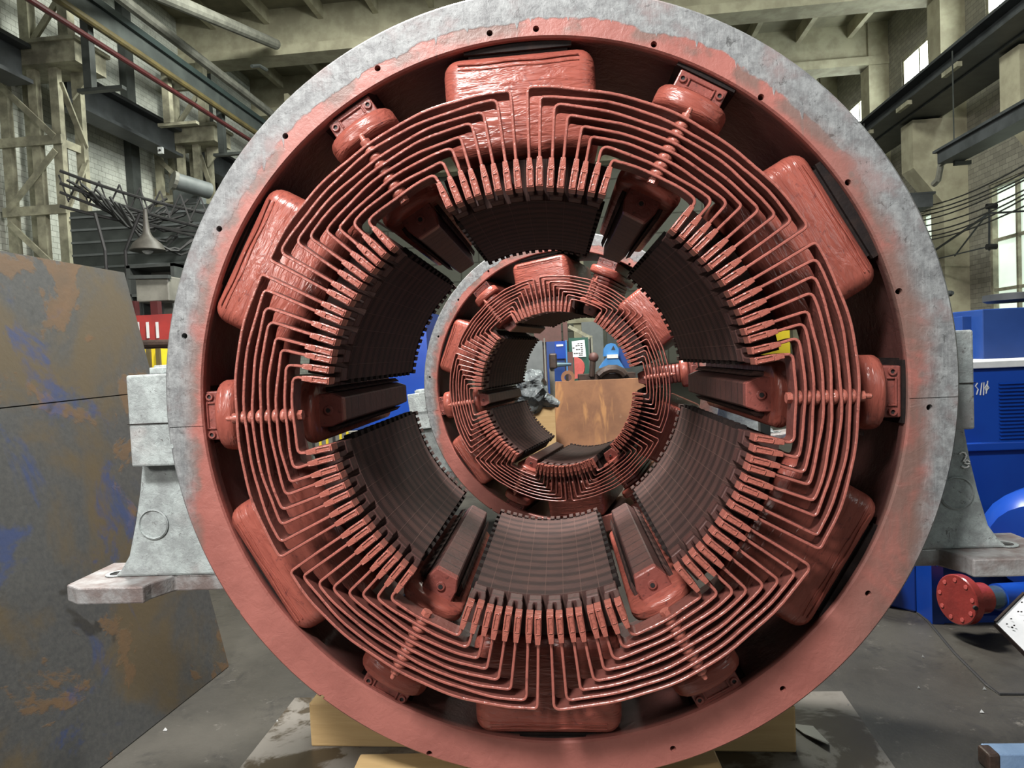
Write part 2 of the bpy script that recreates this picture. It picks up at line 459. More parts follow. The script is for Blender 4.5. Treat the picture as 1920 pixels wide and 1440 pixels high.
# ---------------------------------------------------------------- mesh helpers
class MB:
    def __init__(s):
        s.v, s.f = [], []

    def add(s, vs, fs):
        o = len(s.v)
        s.v += [Vector(v) for v in vs]
        s.f += [tuple(i + o for i in f) for f in fs]
        return s

    def box(s, a, b, R=None, org=None):
        """axis box between corners a and b; R rotates about org"""
        a, b = Vector(a), Vector(b)
        vs = [Vector((x, y, z)) for x in (a.x, b.x) for y in (a.y, b.y) for z in (a.z, b.z)]
        if R is not None:
            o = Vector(org) if org is not None else (a + b) / 2
            vs = [R @ (v - o) + o for v in vs]
        return s.add(vs, [(0, 1, 3, 2), (4, 6, 7, 5), (0, 4, 5, 1), (2, 3, 7, 6), (0, 2, 6, 4), (1, 5, 7, 3)])

    def beam(s, p, q, w, h, up=(0, 0, 1)):
        """rectangular bar from p to q, w across and h along up"""
        p, q = Vector(p), Vector(q)
        d = (q - p).normalized()
        up = Vector(up)
        if abs(d.dot(up.normalized())) > .98:
            up = Vector((0, 1, 0))
        sd = d.cross(up).normalized()
        u = sd.cross(d).normalized()
        vs = []
        for e in (p, q):
            for a, c in ((-1, -1), (1, -1), (1, 1), (-1, 1)):
                vs.append(e + sd * (a * w / 2) + u * (c * h / 2))
        return s.add(vs, [(3, 2, 1, 0), (4, 5, 6, 7), (0, 1, 5, 4), (1, 2, 6, 5), (2, 3, 7, 6), (3, 0, 4, 7)])

    def tube(s, pts, r, n=8, caps=True):
        pts = [Vector(p) for p in pts]
        rr = r if isinstance(r, (list, tuple)) else [r] * len(pts)
        rings = []
        ref = None
        for i, p in enumerate(pts):
            d = (pts[min(i + 1, len(pts) - 1)] - pts[max(i - 1, 0)]).normalized()
            if ref is None:
                ref = d.orthogonal().normalized()
            ref = (ref - d * ref.dot(d)).normalized()
            e = d.cross(ref)
            rings.append([p + (ref * math.cos(2 * PI * k / n) + e * math.sin(2 * PI * k / n)) * rr[i] for k in range(n)])
        vs = [v for R in rings for v in R]
        fs = []
        for i in range(len(pts) - 1):
            for k in range(n):
                fs.append((i * n + k, i * n + (k + 1) % n, (i + 1) * n + (k + 1) % n, (i + 1) * n + k))
        if caps:
            fs.append(tuple(range(n - 1, -1, -1)))
            fs.append(tuple((len(pts) - 1) * n + k for k in range(n)))
        return s.add(vs, fs)

    def lathe(s, prof, axis_p, axis_d, n=32, closed=False):
        """prof: (radius, distance along axis)"""
        o, d = Vector(axis_p), Vector(axis_d).normalized()
        a = d.orthogonal().normalized()
        e = d.cross(a)
        vs = [o + d * h + (a * math.cos(2 * PI * k / n) + e * math.sin(2 * PI * k / n)) * r for r, h in prof for k in range(n)]
        fs = []
        m_ = len(prof)
        for i in range(m_ if closed else m_ - 1):
            j = (i + 1) % m_
            for k in range(n):
                fs.append((i * n + k, i * n + (k + 1) % n, j * n + (k + 1) % n, j * n + k))
        if not closed:
            fs.append(tuple(range(n - 1, -1, -1)))
            fs.append(tuple((m_ - 1) * n + k for k in range(n)))
        return s.add(vs, fs)

    def prism(s, poly, ext):
        """closed polygon of 3-D points pushed along ext"""
        n = len(poly)
        e = Vector(ext)
        vs = [Vector(p) for p in poly] + [Vector(p) + e for p in poly]
        fs = [tuple(range(n - 1, -1, -1)), tuple(range(n, 2 * n))]
        fs += [(i, (i + 1) % n, n + (i + 1) % n, n + i) for i in range(n)]
        return s.add(vs, fs)

    def sphere(s, c, r, nu=12, nv=8, sc=(1, 1, 1)):
        c = Vector(c)
        vs = [c + Vector((0, 0, r * sc[2]))]
        for i in range(1, nv):
            t = PI * i / nv
            for k in range(nu):
                p = 2 * PI * k / nu
                vs.append(c + Vector((r * sc[0] * math.sin(t) * math.cos(p), r * sc[1] * math.sin(t) * math.sin(p), r * sc[2] * math.cos(t))))
        vs.append(c - Vector((0, 0, r * sc[2])))
        fs = [(0, 1 + k, 1 + (k + 1) % nu) for k in range(nu)]
        for i in range(nv - 2):
            for k in range(nu):
                a = 1 + i * nu
                fs.append((a + k, a + nu + k, a + nu + (k + 1) % nu, a + (k + 1) % nu))
        a = 1 + (nv - 2) * nu
        fs += [(a + k, len(vs) - 1, a + (k + 1) % nu) for k in range(nu)]
        return s.add(vs, fs)

    def build(s, name, mat, parent=None, bevel=0, seg=2, smooth=False, angle=40, origin=None, subdiv=0):
        me = bpy.data.meshes.new(name)
        o_ = Vector(origin) if origin is not None else Vector((0, 0, 0))
        me.from_pydata([tuple(v - o_) for v in s.v], [], s.f)
        bm = bmesh.new()
        bm.from_mesh(me)
        bmesh.ops.recalc_face_normals(bm, faces=bm.faces)
        if bevel:
            es = [e for e in bm.edges if len(e.link_faces) == 2 and e.calc_face_angle(0) > rad(25)]
            bmesh.ops.bevel(bm, geom=es, offset=bevel, segments=seg, profile=.5, affect='EDGES', clamp_overlap=True)
        if smooth:
            for f in bm.faces:
                f.smooth = True
            for e in bm.edges:
                e.smooth = not (len(e.link_faces) == 2 and e.calc_face_angle(0) > rad(angle))
        bm.to_mesh(me)
        bm.free()
        me.materials.append(mat)
        ob = bpy.data.objects.new(name, me)
        COL.objects.link(ob)
        ob.location = o_
        if parent is not None:
            ob.parent = parent
        return ob


def tag(o, label, cat, group=None, kind=None):
    if label:
        o['label'] = label
    if cat:
        o['category'] = cat
    if group:
        o['group'] = group
    if kind:
        o['kind'] = kind
    return o


def thing(name, label, cat, loc=(0, 0, 0), rz=0, group=None):
    o = bpy.data.objects.new(name, None)
    o.empty_display_size = .1
    COL.objects.link(o)
    o.location = loc
    o.rotation_euler = (0, 0, rz)
    return tag(o, label, cat, group)


def struct(o):
    o['kind'] = 'structure'
    return o


# ---------------------------------------------------------------- the hall
FZ = 0.0
mb = MB()
mb.box((-14, -7, -.2), (14, 34, FZ))
struct(mb.build('floor', M_FLOOR))

LW, RW, FW = -8.9, 7.9, 27.0            # lateral positions of the side walls, depth of the end wall
CEIL = 9.25
RH = Matrix.Rotation(-YAW, 3, 'Z')


def hall_box(mb, l0, l1, d0, d1, z0, z1):
    c = [H(l, d, z) for l in (l0, l1) for d in (d0, d1) for z in (z0, z1)]
    return mb.add(c, [(0, 1, 3, 2), (4, 6, 7, 5), (0, 4, 5, 1), (2, 3, 7, 6), (0, 2, 6, 4), (1, 5, 7, 3)])


struct(hall_box(MB(), LW - .3, LW, -1, FW, 0, CEIL).build('wall_left', M_BRICK))
struct(hall_box(MB(), LW, RW, FW, FW + .3, 0, CEIL).build('wall_far', M_ENDWALL))
struct(hall_box(MB(), LW, RW + .4, -1, FW, CEIL, CEIL + .25).build('ceiling', M_CEIL))
# right wall: bays with an upper and a lower window opening each
BAYS = [8.35, 11.9, 15.4, 18.9, 22.4, 25.9]
mb = MB()
hall_box(mb, RW, RW + .35, -1, FW, 0, 1.15)
hall_box(mb, RW, RW + .35, -1, FW, 4.15, 6.55)
hall_box(mb, RW, RW + .35, -1, FW, 8.0, CEIL)
ed = [-1] + sum([[b0 + .95, b1 - .95] for b0, b1 in zip(BAYS[:-1], BAYS[1:])], []) + [FW]
for a, c in zip(ed[::2], ed[1::2]):
    hall_box(mb, RW, RW + .35, a, c, 1.15, 4.15)
    hall_box(mb, RW, RW + .35, a, c, 6.55, 8.0)
struct(mb.build('wall_right', M_BRICK2))
wi = 0
for b0, b1 in zip(BAYS[:-1], BAYS[1:]):
    for z0, z1, mt in ((1.15, 4.15, M_PANE), (6.55, 8.0, M_PANE2)):
        wi += 1
        mb = MB()
        a, c = b0 + .95, b1 - .95
        for q in ((a, a + .08, z0, z1), (c - .08, c, z0, z1), (a, c, z0, z0 + .08), (a, c, z1 - .08, z1)):
            hall_box(mb, RW + .02, RW + .12, *q)
        hall_box(mb, RW + .04, RW + .1, (a + c) / 2 - .03, (a + c) / 2 + .03, z0, z1)
        if z0 < 3:
            for zz_ in (2.1, 3.05):
                hall_box(mb, RW + .04, RW + .1, a, c, zz_, zz_ + .06)
        w = struct(mb.build('window_%d' % wi, M_STEELC))
        hall_box(MB(), RW + .16, RW + .18, a, c, z0, z1).build('pane', mt, w)
# pillars with corbels on the right, beams across the roof
pn = 0
for d, lb in zip(BAYS, ('cream concrete wall pillar nearest the camera, mostly outside the right edge', 'cream concrete wall pillar with a big corbel at the right edge of the photo', 'cream concrete wall pillar between the tall window and the silver rim', 'third cream concrete wall pillar inward from the right edge', 'fourth cream concrete wall pillar inward from the right edge', 'farthest cream concrete wall pillar beside the end wall')):
    mb = MB()
    hall_box(mb, 7.42, RW, d - .26, d + .26, 0, CEIL)
    po = [H(l, d - .26, z) for l, z in ((7.42, 4.0), (6.85, 4.75), (6.85, 5.72), (7.42, 5.72))]
    mb.prism(po, YB * .52)
    tag(mb.build('concrete_pillar', M_CONC), lb, 'pillar', 'pillars along the right wall')
for i, d in enumerate(BAYS[1:]):
    mb = MB()
    hall_box(mb, LW, 7.9, d - .2, d + .2, 8.22, CEIL)
    hall_box(mb, LW, 7.9, d - .3, d + .3, 8.19, 8.4)
    tag(mb.build('roof_beam', M_CONC), 'pale concrete beam under the roof slab, %s from the camera' % ('nearest', 'second', 'third', 'fourth', 'farthest')[i], 'beam', 'roof beams')
mb = MB()
for k in range(13):
    l = LW + .9 + k * 1.25
    hall_box(mb, l - .06, l + .06, -1, FW, CEIL - .32, CEIL + .02)
struct(mb.build('trim_1', M_CONC))
for s in ('left', 'right'):
    pass

# right crane girder
g = thing('crane_girder', 'dark steel crane runway girder high along the right wall', 'girder', H(6.5, 12.7, 5.85))
mb = MB()
for l0, l1, z0, z1 in ((6.3, 6.75, 6.08, 6.13), (6.3, 6.75, 5.80, 5.85), (6.5, 6.54, 5.85, 6.08)):
    hall_box(mb, l0, l1, 7, FW, z0, z1)
ob = mb.build('girder', M_GANTRY)


def adopt(o, root):
    o.parent = root
    o.matrix_parent_inverse = root.matrix_world.inverted()
    bpy.context.view_layer.update()
    o.parent = root
    o.matrix_parent_inverse = root.matrix_world.inverted()
    return o


adopt(ob, g)
mb = MB()
hall_box(mb, 6.48, 6.56, 7, FW, 6.13, 6.2)
adopt(mb.build('crane_rail', M_STEELG), g)
mb = MB()
hall_box(mb, 6.75, 7.45, 7, FW, 5.76, 5.80)
adopt(mb.build('walkway_plate', M_STEELG), g)
for k in range(5):
    mb = MB()
    d = 12.3 + k * 1.75
    hall_box(mb, 6.28, 6.36, d, d + .5, 5.70, 5.78)
    adopt(mb.build('bracket', M_STEELC), g)
# cable trays on the right
t = thing('cable_trunking', 'long black cable trunking on the right wall, nearer one', 'cable tray', H(5.9, 12, 4.0))
mb = MB()
hall_box(mb, 5.8, 6.15, 7.2, 12.0, 4.06, 4.25)
hall_box(mb, 5.75, 6.2, 7.2, 12.05, 4.24, 4.28)
adopt(mb.build('channel', M_GANTRY), t)
mb = MB()
mb.tube([H(5.95, 11.98, 4.15), H(5.95, 12.2, 4.1), H(6.0, 12.4, 3.9), H(6.0, 12.55, 3.86)], .05)
adopt(mb.build('conduit', M_GREYP), t)
for d in (8.4, 11.9):
    mb = MB()
    hall_box(mb, 6.0, 6.25, d - .03, d + .03, 4.0, 4.06)
    hall_box(mb, 6.0, 6.015, d - .008, d + .008, 4.05, 5.8)
    adopt(mb.build('arm', M_STEELG), t)
t = thing('cable_trunking', 'black cable trunking farther along the right wall behind the silver rim', 'cable tray', H(5.9, 13, 3.5))
mb = MB()
hall_box(mb, 5.8, 6.15, 12.9, 19, 3.55, 3.78)
hall_box(mb, 5.75, 6.2, 12.9, 19, 3.77, 3.81)
adopt(mb.build('channel', M_GANTRY), t)
for d in (15.4, 18.9):
    mb = MB()
    hall_box(mb, 6.0, 6.25, d - .03, d + .03, 3.5, 3.55)
    hall_box(mb, 6.0, 6.015, d - .008, d + .008, 3.54, 5.8)
    adopt(mb.build('arm', M_STEELG), t)


def sag(p, q, s, n=10):
    p, q = Vector(p), Vector(q)
    return [p.lerp(q, i / n) - Vector((0, 0, s * 4 * (i / n) * (1 - i / n))) for i in range(n + 1)]


for i in range(8):
    a = P(1690 + random.uniform(-5, 5), 392 + i * 9, 15.3)
    c = P(1935, 305 + i * 10 + random.uniform(-6, 6), 9.2)
    tag(MB().tube(sag(a, c, .12 + .05 * random.random()), .012, 5).build('wall_cable', M_RUNG),
        'thin dark cable looping along the right wall past the tall window', 'cable', 'cables along the right wall')
for i, (a, c) in enumerate((((1730, 480), (1862, 400)), ((1728, 520), (1850, 470)), ((1725, 455), (1852, 395)))):
    pass
b_ = thing('window_winch_bracket', 'dark steel brace with two small rollers beside the tall window', 'bracket', P(1858, 470, 12.4))
mb = MB()
mb.beam(P(1855, 385, 12.4), P(1855, 470, 12.4), .025, .025)
mb.beam(P(1730, 485, 14.5), P(1855, 400, 12.4), .03, .03)
mb.beam(P(1790, 480, 13.5), P(1852, 400, 12.4), .02, .02)
mb.beam(P(1730, 492, 14.5), P(1855, 462, 12.4), .02, .02)
mb.beam(P(1855, 400, 12.4), P(1855, 400, 12.4) + XB * 1.1, .03, .03)
adopt(mb.build('stay', M_GANTRY), b_)
for yv in (387, 463):
    mb = MB()
    mb.tube([P(1850, yv, 12.4), P(1868, yv - 1, 12.4)], .05, 10)
    adopt(mb.build('roller', M_BLACK), b_)
g = thing('handle_bar', 'dark round bar sticking out to the right from behind the silver rim', 'bar', P(1735, 556, 12))
adopt(MB().tube([P(1730, 558, 12), P(1748, 556, 12), P(1782, 550, 11.6), P(1786, 549, 11.55)], [.05, .05, .05, .03], 10).build('bar', M_GANTRY, smooth=True), g)
p = P(1733, 556, 12)
adopt(MB().box((p.x - .05, p.y - .05, 0), (p.x + .05, p.y + .05, p.z)).build('stand', M_STEELG), g)

# left side: brick wall pilasters, lattice columns, girders and pipes
def lattice_column(d, lat, zt, label):
    up = zt + 1.75
    g = thing('lattice_column', label, 'column', H(lat, d, 0))
    w, dp = .85, .48
    for l in (-w, -w * .42, 0):
        for q in (0, dp):
            mb = MB()
            hall_box(mb, lat + l - .07, lat + l + .07, d + q - .05, d + q + .05, 0, zt)
            adopt(mb.build('post', M_STEELC), g)
    mb = MB()
    k = 0
    z = .6
    while z < zt - .5:
        hall_box(mb, lat - w - .1, lat + .1, d - .1, d - .06, z, z + .14)
        hall_box(mb, lat - .02, lat + .02, d, d + dp, z, z + .12)
        mb.beam(H(lat - w, d - .1, z + (.1 if k % 2 else .95)), H(lat, d - .1, z + (.95 if k % 2 else .1)), .03, .09)
        mb.beam(H(lat + .07, d, z + (.1 if k % 2 else .95)), H(lat + .07, d + dp, z + (.95 if k % 2 else .1)), .09, .03)
        z += 1.05
        k += 1
    adopt(mb.build('bracing', M_STEELC), g)
    mb = MB()
    hall_box(mb, lat - w - .35, lat + .5, d - .2, d + dp, zt, zt + .32)
    hall_box(mb, lat - w - .4, lat + .55, d - .25, d + dp + .05, zt + .3, zt + .36)
    mb.prism([H(lat + .1, d + .2, zt), H(lat + .5, d + .2, zt), H(lat + .1, d + .2, zt - .4)], YB * .04)
    adopt(mb.build('capital', M_STEELC), g)
    mb = MB()
    for l in (-.55, .1):
        hall_box(mb, lat + l - .08, lat + l + .08, d + .1, d + .26, zt + .36, up)
    hall_box(mb, lat - .6, lat + .15, d + .1, d + .2, zt + 1.2, zt + 1.35)
    mb.beam(H(lat - .55, d + .15, zt + .4), H(lat + .1, d + .15, zt + 1.2), .05, .09)
    adopt(mb.build('upper_frame', M_STEELC), g)
    return g


lattice_column(10.0, -7.85, 5.96, 'nearer cream lattice steel column at the left edge')
lattice_column(13.9, -7.85, 5.96, 'farther cream lattice steel column behind the upper left of the silver rim')
lattice_column(17.8, -7.85, 5.96, 'farthest cream lattice steel column, mostly hidden behind the silver rim')
for d in (13.2, 16.2):
    tag(hall_box(MB(), LW, LW + .15, d - .13, d + .13, 0, CEIL).build('wall_pilaster', M_STEELG),
        'dark upright post against the whitewashed brick, %s the second lattice column' % ('in front of' if d < 15 else 'beyond'), 'post', 'upright posts on the left wall')
for d0, d1, lb in ((5.5, 9.74, 'deep dark crane runway girder in front of the nearer left lattice column'),
                   (10.66, 13.64, 'deep dark crane runway girder between the two nearest left lattice columns'),
                   (14.56, 17.54, 'deep dark crane runway girder beyond the second left lattice column')):
    g = thing('crane_girder', lb, 'girder', H(-8.2, d0, 5.5))
    mb = MB()
    hall_box(mb, -8.23, -8.17, d0, d1, 5.70, 6.16)
    hall_box(mb, -8.4, -8.0, d0, d1, 5.64, 5.70)
    hall_box(mb, -8.4, -8.0, d0, d1, 6.16, 6.22)
    adopt(mb.build('beam', M_GANTRY), g)


def long_pipe(name, label, cat, lat, z, r, mat, d0=5.5, d1=24):
    tag(MB().tube([H(lat, d0, z), H(lat, d1, z)], r, 10).build(name, mat), label, cat)


long_pipe('overhead_pipe', 'thin dark red pipe slanting across the upper left', 'pipe', -6.5, 5.84, .04, M_REDPIPE)
long_pipe('overhead_pipe', 'ochre pipe running above the dark red pipe, upper left', 'pipe', -6.8, 6.30, .055, M_OCHRE)
long_pipe('overhead_pipe', 'grey pipe high along the left wall beside the brick', 'pipe', -7.2, 7.32, .09, M_GREYP)
tag(MB().tube([P(517, 83, 14.9) + (P(395, 31, 11.8) - P(517, 83, 14.9)) * 3, P(517, 83, 14.9)], .11, 12).build('overhead_pipe', M_GREYP), 'pale thick pipe close under the roof beams, upper left', 'pipe')
g = thing('overhead_rail', 'dark green steel rail with cream web above the ochre pipe', 'rail', H(-6.9, 9, 6.2))
adopt(hall_box(MB(), -6.98, -6.78, 5.5, 24, 6.62, 6.72).build('rail', M_GREENST), g)
adopt(hall_box(MB(), -6.88, -6.84, 5.5, 24, 6.38, 6.62).build('web', M_DGREEN), g)
for i, (d, zb) in enumerate(((9.57, 5.42), (11.5, 5.55), (13.3, 5.55), (15.3, 5.55))):
    mb = MB()
    hall_box(mb, -7.03, -6.91, d - .06, d + .06, zb, 6.615)
    hall_box(mb, -7.15, -6.45, d - .05, d + .05, zb - .05, zb)
    tag(mb.build('pipe_hanger', M_STEELG if i % 2 == 0 else M_STEELC), 'steel hanger post holding the pipes at upper left, %s from the camera' % ('first', 'second', 'third', 'fourth')[i], 'hanger', 'pipe hangers')
for i, ((x0, y0), (x1, y1)) in enumerate((((163, 238), (222, 227)), ((200, 250), (245, 238)), ((472, 124), (500, 131)))):
    mb = MB()
    a, c = P(x0, y0, 13.5), P(x1, y1, 14)
    mb.tube([a, a.lerp(c, .5) + Vector((0, 0, .05)), c], .035, 6)
    tag(mb.build('wall_bracket', M_STEELG), ('dark bent rod sticking out of the bricks, upper of the pair', 'dark straight rod sticking out of the bricks, lower of the pair', 'dark short rod on the wall under the roof beam, beside the silver rim')[i], 'rod', 'rods on the brick wall')
tag(hall_box(MB(), LW, LW + .06, 14.0, 15.9, 4.75, 5.15).build('wall_board', simple('cream_board', (.55, .50, .33), (.47, .43, .28), .6, 4, .05)),
    'cream board fixed to the brick wall, upper left', 'board')
tag(hall_box(MB(), -7.0, -6.9, 16.5, 17.2, 7.2, 7.9).build('roof_corbel', M_CONC), 'pale concrete bracket under the roof beam, left', 'bracket')

# cable ladder crossing behind the plate on the left
g = thing('cable_ladder', 'tangled dark cable ladder truss running past the left columns', 'cable ladder', P(130, 380, 8.8))
for y0, y1, r in ((322, 392, .02), (345, 420, .022), (362, 440, .018), (388, 428, .02)):
    mb = MB()
    mb.tube(sag(P(112, y0 - 2, 8.3), P(390, y1 + 8, 9.2), .05), r, 6)
    adopt(mb.build('chord', M_RUNG), g)
mb = MB()
for k in range(15):
    x = 110 + k * 19
    d = 8.4 + k * .05
    s = 1 if k % 2 else -1
    mb.beam(P(x, 350 + k * 3 + s * 22, d), P(x + 19, 355 + k * 3 - s * 24, d + .05), .018, .018)
adopt(mb.build('lacing', M_RUNG), g)
for k in range(13):
    mb = MB()
    a, c = P(125 + 9 * k, 335 + 4 * k, 8.4), P(300 + random.uniform(0, 90), 370 + 7 * k, 9.2)
    pts = sag(a, c, .25 + .2 * random.random(), 12)
    mb.tube([p + Vector((0, 0, random.uniform(-.04, .04))) for p in pts], .017, 5)
    adopt(mb.build('cable', M_RUNG), g)
for k, (x0, x1) in enumerate(((178, 197), (217, 190))):
    _p = P(x1 + 45 * k, 492, 8.0)
    tag(MB().tube([P(x0 + 45 * k, 400, 8.1), P(x1 + 45 * k, 470, 8.05), Vector((_p.x, _p.y, .0))], .02, 6).build('hanging_cable', M_BLACK), 'black cable hanging above the steel plate, %s of two' % ('left', 'right')[k], 'cable', 'hanging cables, left')
# lamp
g = thing('pendant_lamp', 'grey conical pendant lamp shade hanging above the stained plate', 'lamp', P(277, 470, 8.75))
c = P(277, 471, 8.1)
mb = MB()
mb.lathe([(.19, 0), (.20, .01), (.16, .09), (.07, .17), (.045, .22), (.03, .34), (.022, .5)], c, (0, 0, 1), 24)
adopt(mb.build('shade', M_LAMP, smooth=True), g)
adopt(MB().tube([c + Vector((0, 0, .45)), P(262, 372, 8.1)], .012, 6).build('cord', M_BLACK), g)
adopt(MB().sphere(c + Vector((0, 0, .03)), .07).build('bulb', M_WHITE, smooth=True), g)
# machinery and cabinets glimpsed at left behind the plate
g = thing('pipe_fan', 'grey horizontal cylinder on the cable run behind the silver rim, upper left', 'fan', P(350, 345, 11))
adopt(MB().tube([P(325, 338, 10.5), P(392, 358, 11.0)], .13, 14).build('body', M_GREYPAN, smooth=True), g)
adopt(MB().tube([P(323, 337.5, 10.48), P(330, 340, 10.52)], .15, 14).build('collar', M_GREYP), g)
mb = MB()
a = P(322, 352, 11.0)
mb.box(a, a + Vector((.42, .3, -.28)))
adopt(mb.build('junction_box', M_GREYPAN, bevel=.02), g)
adopt(MB().box(a + Vector((.15, .1, -a.z)), a + Vector((.25, .2, -.2))).build('stand', M_STEELG), g)
a = P(296, 288, 12.6)
g = thing('wall_switch', 'small white switch box on the far lattice column', 'switch', a)
adopt(MB().box(a, a + Vector((.09, .05, .12))).build('case', M_WHITE), g)
adopt(MB().tube([a + Vector((.045, 0, .06)), a + Vector((.045, -.02, .06))], .02, 10).build('knob', M_BLACK), g)
g = thing('partition', 'dim grey green partition behind the top of the stained plate', 'partition', P(200, 600, 9.3))
a, c = P(131, 398, 9.6), P(400, 410, 9.6)
adopt(MB().box((a.x, a.y, 0), (c.x, a.y + .1, a.z)).build('panel', M_DGREEN), g)
mb = MB()
for k in range(5):
    z = a.z - .18 * k - .1
    mb.box((a.x, a.y - .02, z), (c.x, a.y, z + .03))
adopt(mb.build('rib', M_GREYPAN), g)
g = thing('tool_rack', 'dark shelf rack behind the gap between plate and silver rim', 'rack', P(275, 560, 7))
a, c = P(236, 498, 7), P(330, 560, 7)
for zt in (a.z, a.z - .3, a.z - .62):
    adopt(MB().box((a.x, a.y, zt - .03), (c.x, a.y + .4, zt)).build('shelf', M_STEELG), g)
for xx in (a.x, c.x - .04):
    adopt(MB().box((xx, a.y, 0), (xx + .04, a.y + .4, a.z)).build('upright', M_STEELG), g)
adopt(MB().box((a.x, a.y + .38, a.z - 1.2), (c.x, a.y + .4, a.z)).build('back', M_GREYP), g)
g = thing('hoist_pendant_box', 'pale grey box just left of the silver rim above the red barrier', 'box', P(280, 545, 5.6))
a, c = P(253, 520, 5.6), P(318, 564, 5.6)
adopt(MB().box((a.x, a.y, c.z), (c.x, a.y + .2, a.z)).build('case', M_GREYP, bevel=.01), g)
adopt(MB().beam(P(240, 520, 5.6), P(318, 519, 5.6), .05, .03).build('rail', M_STEELG), g)
mb = MB()
mb.beam(P(262, 564, 5.75), P(262, 1200, 5.75) if False else Vector((P(262, 564, 5.75).x, P(262, 564, 5.75).y, 0)), .04, .04)
mb.beam(P(300, 564, 5.75), Vector((P(300, 564, 5.75).x, P(300, 564, 5.75).y, 0)), .04, .04)
adopt(mb.build('stand', M_STEELG), g)
g = thing('barrier', 'red and white striped barrier between the plate and the silver rim', 'barrier', P(275, 620, 5.4))
a, c = P(248, 592, 5.4), P(330, 638, 5.4)
adopt(MB().box((a.x, a.y, c.z), (c.x, a.y + .03, a.z)).build('board', M_SIGNR), g)
for x in (256, 274, 292):
    p, q = P(x, 604, 5.39), P(x + 7, 634, 5.39)
    adopt(MB().box((p.x, p.y - .005, q.z), (q.x, p.y, p.z)).build('stripe', M_WHITE), g)
adopt(MB().tube([P(252, 646, 5.3), P(335, 644, 5.3)], .035, 10).build('rail', M_BROWNM), g)
mb = MB()
p = P(292, 565, 5.45)
mb.beam(p, (p.x, p.y, 0), .06, .06)
p = P(250, 565, 5.45)
mb.beam(p, (p.x, p.y, 0), .06, .06)
adopt(mb.build('post', M_REDPIPE), g)
a, c = P(262, 655, 4.9), P(300, 690, 4.9)
g = thing('yellow_crate', 'yellow crate peeping out under the barrier beside the left lug', 'crate', (a.x, a.y, 0))
adopt(MB().box((a.x, a.y, .5), (c.x, a.y + .2, a.z)).build('side', M_YEL), g)
mb = MB()
for xx in (a.x, (a.x + c.x) / 2, c.x):
    mb.box((xx - .015, a.y - .02, 0), (xx + .015, a.y, a.z))
adopt(mb.build('frame', M_OCHRE), g)

# ---------------------------------------------------------------- stained plate leaning at left
pl = thing('steel_plate', 'huge stained steel plate with rust and blue paint, leaning upright at left', 'plate', P(428, 1262, 2.81))
q0 = P(430, 1262, 2.81)
q0.z = .003
q1 = P(233, 511, 2.83)
nb_x, nb_y = q0.x, q0.y
top = Vector((q1.x, q1.y, q1.z))
e_near = Vector((-.10, -1, 0)).normalized() * 3.6
up_v = top - q0
nrm = e_near.cross(up_v).normalized()
if nrm.x < 0:
    nrm = -nrm
poly = [q0, q0 + e_near, q0 + e_near + up_v * 1.02, q0 + up_v]
mid0 = q0 + up_v * .705
mb = MB()
gapv = up_v.normalized() * .002
mb.prism([q0, q0 + e_near, q0 + e_near + up_v * .665 - gapv, q0 + up_v * .70 - gapv], -nrm * .05)
adopt(mb.build('lower_plate', M_PLATE), pl)
mb = MB()
mb.prism([q0 + up_v * .70 + gapv, q0 + e_near + up_v * .665 + gapv, q0 + e_near + up_v * 1.03, q0 + up_v * 1.0], -nrm * .05)
adopt(mb.build('upper_plate', M_PLATE), pl)
mb = MB()
bk = -nrm * .06
for t in (.35, .62):
    a = q0 + e_near * t + up_v * .8 + bk
    mb.beam(a, (a.x - .55, a.y, .02), .08, .08)
adopt(mb.build('prop', M_STEELG), pl)


# ---------------------------------------------------------------- the stators
ZA = 1.15
ECC = Vector((.020, 0, .016))
POLE_T = [30 - .5, 90 + 1.3, 150 + 1.0, 210, 270 - 1.0, 330 - 1.5]
AK = [1.55, 4.0, 6.95, 9.6, 12.5, 14.8, 17.6, 20.4]
YA = -.143                                  # front edge of the connection bars
RB, RBO = .497, .60                         # bore and back of the pole shoe
LEN = .81
RK = [.721 - k * .0198 for k in range(8)]


def polar(r, t, y=0):
    return Vector((r * math.cos(rad(t)), y, r * math.sin(rad(t))))


def roty(t):                                # turns a part built at the top (90 degrees) to angle t
    return -rad(t - 90)


